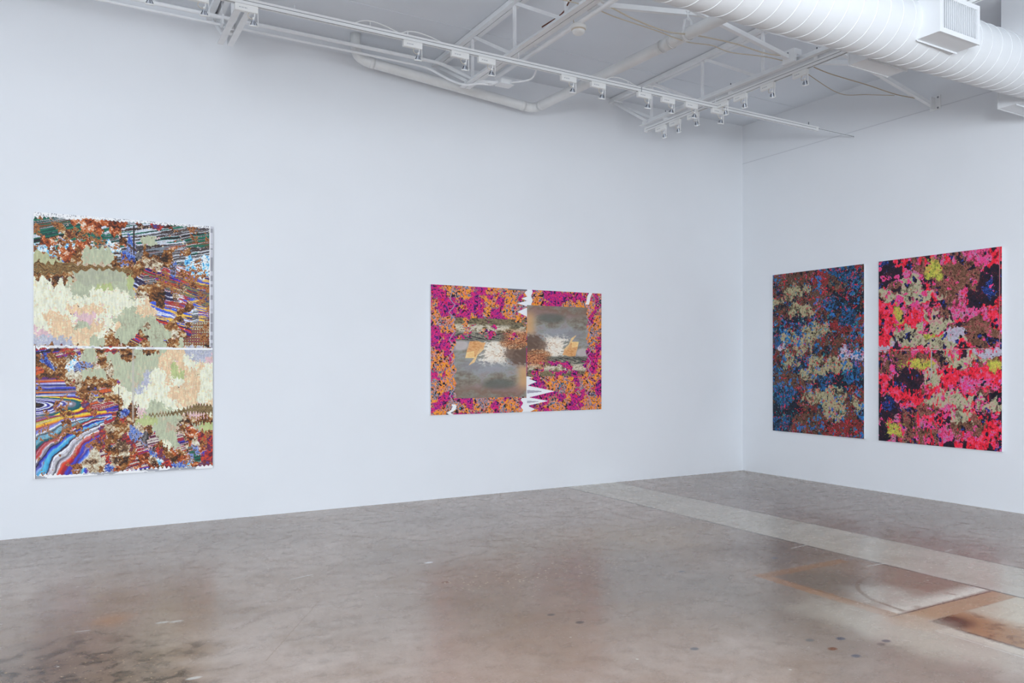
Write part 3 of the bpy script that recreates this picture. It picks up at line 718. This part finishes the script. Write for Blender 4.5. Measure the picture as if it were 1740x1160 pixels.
    m = (np.abs(u-.53) < .0035 + .004*fbm(v*9, v*0, 3)) & (v > .51) & (v < .8); o[m] = o[m]*.3 + np.array((190,184,176))*.7
    m = (np.abs(u-.45-.0) < .003) & (v > .66) & (v < .75); o[m] = o[m]*.5 + np.array((60,40,30))*.5
    # torn white borders
    tz = .008 + .011*np.abs(tri(u*23))*fbm(u*7, u*0, 171) + .006*(fbm(u*60, u*0, 181))
    top = v < tz*np.where(u < .25, 1.25, .7); o[top] = np.where((hi[top] > .72)[:, None], (150,152,160), (236,238,243))
    bz = .008 + .016*np.abs(tri(u*20+.3))*fbm(u*9, u*0, 191)
    bot = v > 1 - bz; o[bot] = np.where((fbm(u*12, v*90, 5)[bot] > .72)[:, None], (160,162,168), (238,240,245))
    mid = .504 + .004*u + .012*np.maximum(0, tri(u*21))*(fbm(u*6, u*0, 201) - .45)*-2.2*(u < .6)
    m = np.abs(v - mid) < .0042; o[m] = (234,236,240)
    m = (v > mid) & (v < .5045+.004*u) ; o[m] = (160,160,170)
    m = (np.abs(u-.982) < .0035) & (v < .5); o[m] = (238,240,244)
    m = (u > .9855) & (v < .5); o[m] = np.where((fbm(v*60, v*0, 5)[m] > .5)[:, None], (150,150,158), (196,196,204))
    m = (u < .008) & (v > .5); o[m] = (238,240,244)
    m = (u < .012) & (u > .008) & (v > .5); o[m] = (70,60,66)
    return o

def speckle(u, v, W, H, seed):
    X, Y = u*W*52, v*H*52
    X = X + 1.2*(vn(X*.6, Y*.6, seed+1) - .5); Y = Y + 1.2*(vn(X*.6, Y*.6, seed+2) - .5)
    L = fbm(u*W*6.4, v*H*6.4, seed+3, 5, .68)
    n = np.clip(.62*vn(X, Y, seed+4) + .38*vn(X*1.9, Y*1.9, seed+5), 0, .999)
    n = np.clip((n-.5)*1.5+.5, 0, .999)
    o = pick(n, [(44,28,34),(208,120,70),(240,150,44),(246,160,50),(226,110,56),(196,150,164),(160,96,60),(60,120,140)], 1)
    mg = pick(n, [(40,22,60),(96,36,128),(150,32,132),(206,42,122),(226,40,110),(176,34,126),(110,40,120),(230,34,60)], 1)
    rd = pick(n, [(60,26,30),(226,40,50),(236,50,60),(30,110,124),(240,150,50),(30,96,130),(200,40,90),(40,130,140)], 1)
    bl = pick(n, [(40,32,40),(38,112,130),(214,120,60),(40,120,160),(190,150,170),(234,150,50),(90,70,60),(70,140,190)], 1)
    out = np.where((L > .57)[..., None], mg, o)
    out = np.where(((L > .50) & (L <= .57))[..., None], rd, out)
    M = fbm(u*W*7, v*H*7, seed+9, 4)
    out = np.where(((M > .66) & (L <= .5))[..., None], bl, out)
    blk = vn(X*1.1, Y*1.1, seed+7) < .2; out[blk] = (40,26,34)
    return out

def paint2(u, v, W, H):
    o = speckle(u, v, W, H, 300)
    f1 = fbm(u*30, v*20, 310); hi = fbm(u*120, v*80, 311, 3, .8)
    def inset(s, t):
        """s,t 0..1 in the upright (right hand) picture"""
        wob = .02*np.sin(t*34 + 3*vn(s*3, t*3, 321)) + .02*(fbm(s*6, t*6, 322) - .5)
        low = ss(t, .58, .64)
        s2 = s + wob*(1.6*low + .15)
        n = fbm(s2*5, t*9, 323, 5, .6); fn = fbm(s2*22, t*40, 324, 4, .7)
        c = pick(np.clip(.7*n+.3*fn, 0, .999), [(118,106,96),(132,124,112),(142,142,130),(152,150,150),(142,136,126),(126,114,102)], .2)
        c = mixm(c, (124,92,78), ss(t, .30, .02)*ss(n+.25*s, .2, .7)*.85); c = mixm(c, (164,140,140), ss(n, .5, .9)*ss(t, .6, .3)*.4)
        c = mixm(c, (92,96,90), ss(1 - np.hypot((s-.4)/.3, (t-.17)/.09), 0, .6)*.7)
        c = mixm(c, (150,152,162), ss(1 - np.hypot((s-.6)/.55, (t-.40)/.14), 0, .7)*.65)
        c = mixm(c, (206,160,112), ss(.2 - s, 0, .16)*ss(t, .02, .2)*ss(.46 - t, 0, .12)*.85)
        cl = ss(1 - np.hypot((s-.37)/.33, (t-.62+.32*(s-.37))/.24) + .7*(fn-.5), .0, .35)*ss(t, .34, .5)
        c = mixm(c, pick(fn, [(196,164,136),(224,206,186),(238,226,208),(240,236,226),(226,214,196)], .3), cl*.95)
        c = mixm(c, (96,72,60), ss(1 - np.hypot((s-.06)/.3, (t-.55)/.15) + .4*(fn-.5), .0, .3)*.8)
        c = mixm(c, pick(fn, [(150,88,56),(196,140,96),(96,54,36),(220,180,140)], .5), ss(1 - np.hypot((s-.18)/.24, (t-.71)/.1) + .3*(fn-.5), .0, .25)*.9)
            # peach sail shape
        def poly(P):
            a = np.zeros(s.shape, bool)
            for (x0, y0), (x1, y1) in zip(P, P[1:]+P[:1]):
                if y0 != y1: a ^= ((y0 > t) != (y1 > t)) & (s < (x1-x0)*(t-y0)/(y1-y0)+x0)
            return a
        m1 = poly([(.58,.70),(.62,.60),(.69,.54),(.72,.47),(.80,.41),(.74,.50),(.86,.50),(.83,.62),(.80,.71),(.70,.725),(.64,.70)])
        c[m1] = pick(fn, [(204,142,88),(214,158,104),(224,172,118),(208,148,98)], .3)[m1]
        m1 = poly([(.73,.50),(.86,.50),(.84,.57),(.74,.59)]); c[m1] = pick(fn, [(232,190,128),(242,206,146)], .3)[m1]
        m1 = poly([(.60,.62),(.69,.54),(.73,.45),(.82,.405),(.72,.52),(.66,.62)]); c[m1] = pick(fn, [(230,196,142),(220,180,130)], .3)[m1]
        c = mixm(c, (196,186,186), ss(1 - np.hypot((s-.92)/.13, (t-.66)/.08), 0, .4)*.8)
        # churned band underneath
        w = s*13 + 2.8*np.sin(t*30) + 1.2*n + .5*fn
        dk = pick(np.clip(.5+.33*np.sin(w*1.7)+.5*(fn-.5), 0, .999), [(58,60,58),(84,88,82),(112,112,100),(160,152,136),(86,84,76),(60,52,56)], .3)
        c = mixm(c, dk, ss(t, .70, .74))
        lb = pick(np.clip(.6*fn+.4*n, 0, .999), [(84,76,58),(150,136,104),(196,186,162),(216,206,188),(130,118,88),(96,84,62)], .3)
        c = mixm(c, lb, ss(t, .80, .85)*ss(.93+.05*s - t, -.02, .05))
        c = mixm(c, pick(fn, [(70,64,48),(110,100,74),(140,126,96),(90,74,58)], .4), ss(t, .90, .95))
        rb_ = ss(.42 - s, 0, .2)*ss(t, .66, .74)*ss(.9 - t, 0, .1)
        c = mixm(c, pick(fn, [(70,34,34),(190,96,60),(226,160,110),(120,60,40),(200,120,80)], .8), rb_*.85)
        return c, fn, n
    # left inset is the right one turned half way round
    ju = .006*np.sin(v*60) + .012*(fbm(v*12, v*0, 330) - .5)
    m = (u > .125 + ju) & (u < .53) & (v > .248) & (v < .875)
    s = (.53 - u)/(.53-.125); t = (.875 - v)/(.875-.25)
    c, fn, n = inset(s, t); keep = m & ~((t > .74) & (fbm(u*22, v*22, 331) > .66))
    o[keep] = c[keep]
    m = (u > .533) & (u < .905 + ju) & (v > .127) & (v < .71)
    s = (u-.533)/(.905-.533); t = (v - .127)/(.71-.127)
    c, fn, n = inset(s, t); keep = m & ~((t > .78) & (fbm(u*20, v*22, 332) > .62))
    o[keep] = c[keep]
    white = (232,233,238)
    # torn white centre, spikes to the left above and to the right below
    sp = lambda vc, w, L: np.maximum(0, 1 - np.abs(v-vc)/w)*L
    left = np.maximum.reduce([sp(.075,.016,.03), sp(.115,.022,.055), sp(.185,.035,.055), sp(.03,.02,.012)])
    m = (u < .533) & (u > .530 - left) & (v > .0) & (v < .24) & (left > 0); o[m] = white
    m = (u > .533) & (u < .562 + .004*np.sin(v*90)) & (v < .127); o[m] = white
    m = (u > .503 + .006*np.sin(v*110)) & (u < .545) & (v > .885); o[m] = white
    right = np.maximum.reduce([sp(.835,.05,.165), sp(.915,.035,.125), sp(.755,.03,.055)*1., sp(.98,.03,.045), sp(.72,.012,.03)])
    m = (u >= .53) & (u < .536 + right) & (v > .71); o[m] = white
    gs = (u >= .533) & (np.abs(v-.835) < .014*(1-(u-.533)/.12)) & (u < .62); o[gs] = o[gs]*0 + np.array((168,162,176))
    gs = (u >= .533) & (np.abs(v-.918) < .010*(1-(u-.533)/.09)) & (u < .60); o[gs] = (176,172,184)
    m = (v < .012) & (u > .42) & (u < .533); o[m] = (110,108,116)
    for base, col in ((.112, .0), (.918, .0)):
        line_ = base + .016*tri(v*9 + .5*fbm(v*7, v*0, 341)) * (.4 + fbm(v*5, v*0, 342))
        w = .0030 + (.008*((v > .92) if base < .5 else (v < .10)))
        m = np.abs(u - line_) < w; o[m] = np.where((w > .004) if np.isscalar(w) else (w > .004)[m][:, None], (236,236,240), (158,142,160))
    return o

def stamp(cols, rws, base, blobs, seed):
    """coarse layout grid: mottled base letters with ragged elliptical patches laid over it"""
    U, V = np.meshgrid((np.arange(cols)+.5)/cols, (np.arange(rws)+.5)/rws)
    n = fbm(U*7, V*10, seed, 3, .6)*len(base); g = np.array(list(base))[np.clip(n.astype(int), 0, len(base)-1)]
    e = (fbm(U*13, V*19, seed+1, 3, .6) - .5)
    for cu, cv, ru, rv, c in blobs:
        a = np.hypot((U-cu)/ru, (V-cv)/rv); g = np.where(a + e*1.0 < 1, c, g)
    return [''.join(r) for r in g]
def blotch(rows, pals, u, v, W, H, seed, seamv=None):
    t = tri(u*26 + .7*fbm(u*9, v*6, seed)); wv = t*.010*fbm(u*8, v*8, seed+1) + (fbm(u*16, v*22, seed+2) - .5)*.06
    wu = (fbm(u*16, v*20, seed+3) - .5)*.08
    lab, cls = regions(rows, u, v, wu*.5, wv, seed+10, .45, {'*':.8})
    X, Y = u*W, v*H
    n1 = fbm(X*16, Y*16, seed+4, 4, .75); n2 = fbm(X*48, Y*42, seed+5, 3, .8); n = np.clip(.5*n1+.5*n2, 0, .999); n = np.clip((n-.5)*1.5+.5, 0, .999)
    o = np.zeros(u.shape+(3,))
    for k, c in enumerate(cls):
        m = lab == k; o[m] = pick(n, pals[c], .35)[m]
    return o, lab, cls, n1, n2
def paint3(u, v, W, H):
    rows = stamp(46, 68, 'bndnrnbd', [(.2,.05,.22,.04,'n'),(.5,.2,.08,.1,'n'),(.75,.34,.2,.05,'r'),(.3,.68,.2,.06,'n'),(.4,.9,.25,.05,'n'),(.85,.93,.15,.06,'r'),(.6,.95,.1,.03,'r'),(.55,.07,.1,.04,'r'),
        (.25,.30,.26,.04,'d'),(.7,.66,.26,.08,'d'),(.85,.2,.14,.09,'d'),(.15,.83,.18,.08,'d'),(.3,.41,.12,.05,'d'),
        (.1,.42,.12,.07,'b'),(.35,.38,.07,.06,'b'),(.9,.07,.1,.06,'b'),(.65,.22,.08,.05,'b'),(.85,.3,.1,.05,'b'),(.14,.77,.13,.07,'b'),(.88,.62,.11,.06,'b'),(.1,.96,.12,.035,'b'),(.6,.68,.1,.04,'b'),
        (.27,.14,.12,.05,'c'),(.30,.24,.18,.035,'c'),(.06,.19,.08,.03,'c'),(.5,.38,.14,.06,'c'),(.38,.45,.12,.035,'c'),(.18,.41,.08,.03,'c'),(.27,.48,.1,.025,'c'),(.2,.55,.09,.03,'c'),(.42,.62,.14,.05,'c'),(.5,.55,.1,.04,'c'),
        (.74,.575,.13,.03,'c'),(.70,.45,.1,.03,'n'),(.60,.77,.20,.05,'c'),(.68,.83,.12,.035,'c'),(.72,.88,.08,.025,'c'),(.93,.81,.08,.03,'c'),(.86,.515,.13,.03,'k'),(.1,.465,.09,.02,'k')], 430)
    P = {'b':[(20,22,38),(22,34,58),(20,60,92),(46,36,44),(24,92,120),(36,104,180),(30,50,80),(70,60,60)],
         'n':[(34,22,24),(62,40,34),(92,60,46),(120,84,62),(70,44,36),(104,72,54),(44,48,60),(130,104,80)],
         'r':[(44,22,26),(80,40,36),(112,56,46),(150,44,48),(66,32,32),(196,50,60),(92,56,46)],
         'c':[(60,52,44),(104,92,70),(138,128,98),(158,150,118),(166,160,124),(178,172,138),(150,120,92)],
         'd':[(16,16,26),(24,28,44),(20,48,66),(40,24,34),(18,20,30),(30,80,96)],
         'k':[(110,90,100),(190,174,186),(206,196,204),(160,150,190),(80,90,110)]}
    o, lab, cls, n1, n2 = blotch(rows, P, u, v, W, H, 400)
    X, Y = u*W, v*H
    # bright blue dabs, crimson squiggles, pink touches
    d = fbm(X*24, Y*21, 450, 4, .7); bw = fbm(X*3, Y*3, 451)
    m = (d > .74) & (bw > .42); o[m] = pick(n2, [(24,70,110),(34,112,170),(60,100,190),(30,110,130),(60,150,205)], .3)[m]
    a = fbm(X*13, Y*13, 460, 3, .6); m = (np.abs(a-.5) < .017) & (fbm(X*5, Y*5, 461) > .5); o[m] = pick(n2, [(226,40,60),(240,60,90),(200,30,50),(236,100,150)], 1)[m]
    m = (fbm(X*40, Y*36, 470, 2) > .91); o[m] = (196,44,58)
    m = (fbm(X*44, Y*40, 480, 2) > .93); o[m] = (40,130,140)
    m = (vn(X*52, Y*52, 490) < .12); o[m] = (18,16,24)
    return o
def paint4(u, v, W, H):
    rows = stamp(48, 72, 'nPdRPndn', [(.12,.31,.18,.08,'R'),(.05,.43,.11,.06,'R'),(.36,.30,.12,.06,'P'),(.34,.35,.1,.05,'R'),(.95,.06,.12,.06,'R'),(.86,.04,.1,.04,'P'),(.62,.61,.13,.055,'R'),(.9,.64,.15,.08,'R'),(.28,.74,.2,.035,'R'),(.1,.67,.12,.04,'R'),
        (.75,.30,.12,.05,'P'),(.9,.26,.12,.03,'R'),(.8,.66,.1,.04,'P'),(.55,.80,.12,.03,'P'),(.85,.9,.16,.06,'R'),(.55,.93,.15,.04,'P'),(.3,.08,.1,.05,'P'),(.35,.05,.08,.03,'n'),(.95,.36,.09,.04,'R'),
        (.05,.05,.1,.05,'d'),(.14,.10,.09,.05,'d'),(.9,.17,.13,.08,'d'),(.82,.22,.09,.06,'d'),(.25,.65,.15,.06,'d'),(.06,.95,.09,.05,'d'),(.56,.53,.1,.035,'d'),(.08,.80,.1,.06,'d'),(.55,.85,.07,.03,'d'),(.95,.74,.1,.03,'d'),(.68,.38,.06,.03,'d'),
        (.04,.03,.05,.03,'b'),(.2,.68,.05,.03,'b'),(.1,.79,.06,.03,'b'),(.9,.2,.05,.03,'b'),(.64,.15,.17,.09,'n'),(.84,.42,.17,.06,'n'),(.28,.55,.2,.04,'n'),(.4,.80,.14,.05,'n'),(.75,.88,.16,.06,'n'),(.45,.93,.1,.04,'n'),
        (.27,.15,.12,.05,'s'),(.33,.215,.21,.032,'s'),(.05,.17,.08,.025,'s'),(.24,.43,.12,.05,'s'),(.51,.37,.14,.06,'s'),(.55,.46,.18,.03,'s'),(.62,.755,.22,.035,'s'),(.68,.84,.11,.05,'s'),(.93,.79,.09,.025,'s'),(.48,.62,.06,.06,'s'),
        (.72,.555,.17,.03,'s'),(.60,.51,.1,.02,'s'),(.9,.52,.13,.022,'l'),(.06,.475,.1,.02,'l'),(.62,.42,.1,.03,'l'),(.48,.05,.06,.04,'y'),(.53,.10,.05,.025,'y'),(.37,.575,.14,.02,'y'),(.15,.93,.06,.04,'y'),(.94,.585,.05,.02,'y'),(.18,.30,.035,.04,'y')], 530)
    P = {'R':[(110,24,40),(190,32,50),(232,38,58),(240,40,60),(238,46,74),(236,64,100),(226,90,130)],
         'P':[(96,44,56),(150,56,80),(212,66,112),(230,70,130),(206,100,160),(190,130,170),(150,100,90)],
         'd':[(20,16,26),(36,26,38),(24,28,50),(60,34,44),(26,20,28),(90,40,60)],
         's':[(110,92,80),(146,138,112),(168,164,132),(176,174,140),(182,178,148),(200,150,146),(180,130,130)],
         'n':[(60,36,32),(98,66,50),(130,92,72),(90,50,44),(150,116,92),(170,70,80),(70,44,38)],
         'y':[(96,66,50),(130,100,60),(170,150,80),(196,186,90),(214,150,70),(150,130,90)],
         'l':[(160,150,166),(176,176,190),(186,186,198),(190,150,180),(170,172,176)],
         'b':[(22,22,40),(30,60,130),(24,30,60),(50,90,190),(30,24,36)]}
    o, lab, cls, n1, n2 = blotch(rows, P, u, v, W, H, 500)
    X, Y = u*W, v*H
    d = fbm(X*14, Y*13, 550, 3, .5)
    m = (d > .80) & (n1 > .4); o[m] = pick(n2, [(232,60,120),(214,90,170),(226,30,60),(190,120,200)], .3)[m]
    m = (fbm(X*18, Y*16, 560, 3, .5) > .84); o[m] = pick(n2, [(20,18,28),(36,24,34),(40,60,140)], .6)[m]
    m = (sfbm(X*60, Y*14, 580, 2) > .93) & (v > .5); o[m] = (222,34,60)
    # yellow-green cloud, seam and fold
    for cu, cv, ru, rv in ((.48,.075,.06,.045),(.53,.12,.04,.02),(.18,.30,.03,.05),(.37,.575,.13,.022),(.94,.585,.05,.02),(.15,.925,.06,.04),(.45,.425,.07,.012)):
        m = np.hypot((u-cu)/ru, (v-cv)/rv) + 1.8*(n1-.5) + .8*(n2-.5) < .75; o[m] = pick(n2, [(130,130,60),(170,170,70),(206,204,84),(180,150,80)], .4)[m]
    m = (np.abs(v-.497) < .0025) & (u < .93); o[m] = np.where((n2[m] > .5)[:, None], (226,60,80), (190,180,180))
    m = (np.abs(u-.462) < .004) & (v > .5) & (v < .64); o[m] = (176,172,166)
    m = (np.abs(u-.985) < .003) & (v < .5); o[m] = (170,110,120)
    m = (vn(X*50, Y*50, 590) < .08); o[m] = (60,26,36)
    return o

def print_material(name):
    m = bpy.data.materials.new(name); m.use_nodes = True; nt = m.node_tree; b = nt.nodes['Principled BSDF']
    at = nt.nodes.new('ShaderNodeAttribute'); at.attribute_name = 'pigment'
    n = nt.nodes.new('ShaderNodeTexNoise'); n.inputs['Scale'].default_value = 260; n.inputs['Detail'].default_value = 2
    r = nt.nodes.new('ShaderNodeMapRange'); r.inputs[3].default_value = .9; r.inputs[4].default_value = 1.1
    s = nt.nodes.new('ShaderNodeVectorMath'); s.operation = 'SCALE'
    tc = nt.nodes.new('ShaderNodeTexCoord'); nt.links.new(tc.outputs['Object'], n.inputs['Vector'])
    nt.links.new(n.outputs['Fac'], r.inputs[0]); nt.links.new(at.outputs['Color'], s.inputs[0]); nt.links.new(r.outputs[0], s.inputs['Scale'])
    nt.links.new(s.outputs[0], b.inputs['Base Color'])
    b.inputs['Roughness'].default_value = .5; b.inputs['Specular IOR Level'].default_value = .3
    return m
M_print_face = print_material('printed_pigment')

def painting(fn, origin, du, W, H, normal, label, dens=230, gain=1.12):
    """origin = top left corner of the visible face; du = unit vector to the right as seen; face grid with procedural pigment"""
    nx, ny = int(W*dens), int(H*dens)
    U, V = np.meshgrid((np.arange(nx)+.5)/nx, (np.arange(ny)+.5)/ny)
    rgb = fn(U, V, W, H)
    colr = np.clip(lin(np.clip(rgb, 0, 255))*gain, 0, .93)
    o3, d3, n3 = np.array(origin), np.array(du), np.array(normal)
    t = thing('abstract_painting', label, 'painting', tuple(o3 + d3*W/2 - np.array((0,0,H))))
    base = np.array(t.location)
    gu = np.linspace(0, W, nx+1); gv = np.linspace(0, H, ny+1)
    GU, GV = np.meshgrid(gu, gv)
    co = (o3 - base)[None, None] + GU[..., None]*d3 - GV[..., None]*np.array((0,0,1)) + n3*.0006
    i = np.arange(nx*ny); r, c = i//nx, i % nx; a = r*(nx+1)+c
    q = np.stack([a, a+nx+1, a+nx+2, a+1], 1).astype(np.int32)
    me = bpy.data.meshes.new('printed_face')
    me.vertices.add((nx+1)*(ny+1)); me.vertices.foreach_set('co', co.reshape(-1).astype(np.float32))
    me.loops.add(len(q)*4); me.loops.foreach_set('vertex_index', q.reshape(-1))
    me.polygons.add(len(q)); me.polygons.foreach_set('loop_start', (np.arange(len(q))*4).astype(np.int32)); me.polygons.foreach_set('loop_total', np.full(len(q), 4, np.int32))
    me.update(calc_edges=True); me.validate()
    at = me.color_attributes.new('pigment', 'FLOAT_COLOR', 'CORNER')
    cc = np.ones((len(q), 4, 4), np.float32); cc[:, :, :3] = colr.reshape(-1, 1, 3)
    at.data.foreach_set('color', cc.reshape(-1))
    me.materials.append(M_print_face)
    f = bpy.data.objects.new('printed_face', me); C.objects.link(f); f.parent = t
    p0 = o3; p1 = o3 + d3*W - np.array((0,0,H)) - n3*.034
    lo, hi_ = np.minimum(p0, p1), np.maximum(p0, p1)
    MB().box(lo[0], hi_[0], lo[1], hi_[1], lo[2], hi_[2]).build('backing_panel', M_edge, t)
    return t
painting(paint1, (-.188, WY-.036, 2.812), (1,0,0), 1.463, 2.306, (0,-1,0), 'tall painting of pale clouds, rust foliage and coloured streaks at left')
painting(paint2, (3.546, WY-.036, 2.376), (1,0,0), 2.32, 1.442, (0,-1,0), 'wide magenta and orange speckled painting with two sea picture insets')
painting(paint3, (WX-.036, 7.392, 2.692), (0,-1,0), 1.382, 2.087, (-1,0,0), 'dark blue and brown mottled painting beside the room corner')
painting(paint4, (WX-.036, 5.817, 2.696), (0,-1,0), 1.387, 2.093, (-1,0,0), 'bright red and pink mottled painting nearest the right edge')

GR = {'roof_joist': 'steel roof joists', 'bridging_brace': 'cross braces between the joists', 'brace_bracket': 'brackets of the cross braces', 'duct_diffuser': 'box diffusers on the spiral duct',
      'feed_wire': 'feed wires arched over the long track', 'cable': 'loose cables in the roof space', 'lighting_track': 'ceiling lighting tracks', 'conduit': 'electrical conduits', 'abstract_painting': 'paintings hung on the gallery walls'}
for o in C.objects:
    k = o.name.split('.')[0]
    if o.parent is None and k in GR and 'label' in o: o['group'] = GR[k]

# ------------------------------------------------------------------ camera
cam = bpy.data.cameras.new('camera'); co = bpy.data.objects.new('camera', cam); C.objects.link(co)
co.location = (0, 0, 1.5); co.rotation_euler = (PI/2, 0, -math.radians(30))
cam.sensor_width = 36; cam.lens = 1334/1740*36; cam.shift_y = 38/1740; cam.clip_start = .05
bpy.context.scene.camera = co

# ------------------------------------------------------------------ light
def area(name, loc, rot, sx, sy, power, col):
    l = bpy.data.lights.new(name, 'AREA'); l.shape = 'RECTANGLE'; l.size = sx; l.size_y = sy; l.energy = power; l.color = col
    o = bpy.data.objects.new(name, l); C.objects.link(o); o.location = loc; o.rotation_euler = rot; return o
day = (.865,.932,1.)
for (a, b, z0, z1), p in zip(wins, (180, 185)):
    area('window_daylight', ((a+b)/2, YB-.03, (z0+z1)/2), (PI/2, 0, 0), b-a-.1, z1-z0-.1, p, day)
area('window_daylight', (X0-.03, (WW[0]+WW[1])/2, (WW[2]+WW[3])/2), (PI/2, 0, -PI/2), WW[1]-WW[0]-.1, WW[3]-WW[2]-.1, 850, day)
dirv = Vector((WX-2.6, WY-.4, -.3))
area('studio_lamp', (2.6, .4, 2.85), dirv.to_track_quat('-Z', 'Y').to_euler(), .45, .45, 24, day)
area('overhead_fill', (-.6, .6, CZ-.03), (0,0,0), 3.4, 2.6, 100, day)  # unseen soft fill added under the ceiling for gradient and downward shadows
w = bpy.data.worlds.new('World'); bpy.context.scene.world = w; w.use_nodes = True
w.node_tree.nodes['Background'].inputs[0].default_value = (.8,.9,1,1); w.node_tree.nodes['Background'].inputs[1].default_value = 1.2

s = bpy.context.scene
s.view_settings.view_transform = 'Standard'; s.view_settings.look = 'None'; s.view_settings.gamma = 1
s.view_settings.use_curve_mapping = False; s.view_settings.exposure = 0.0
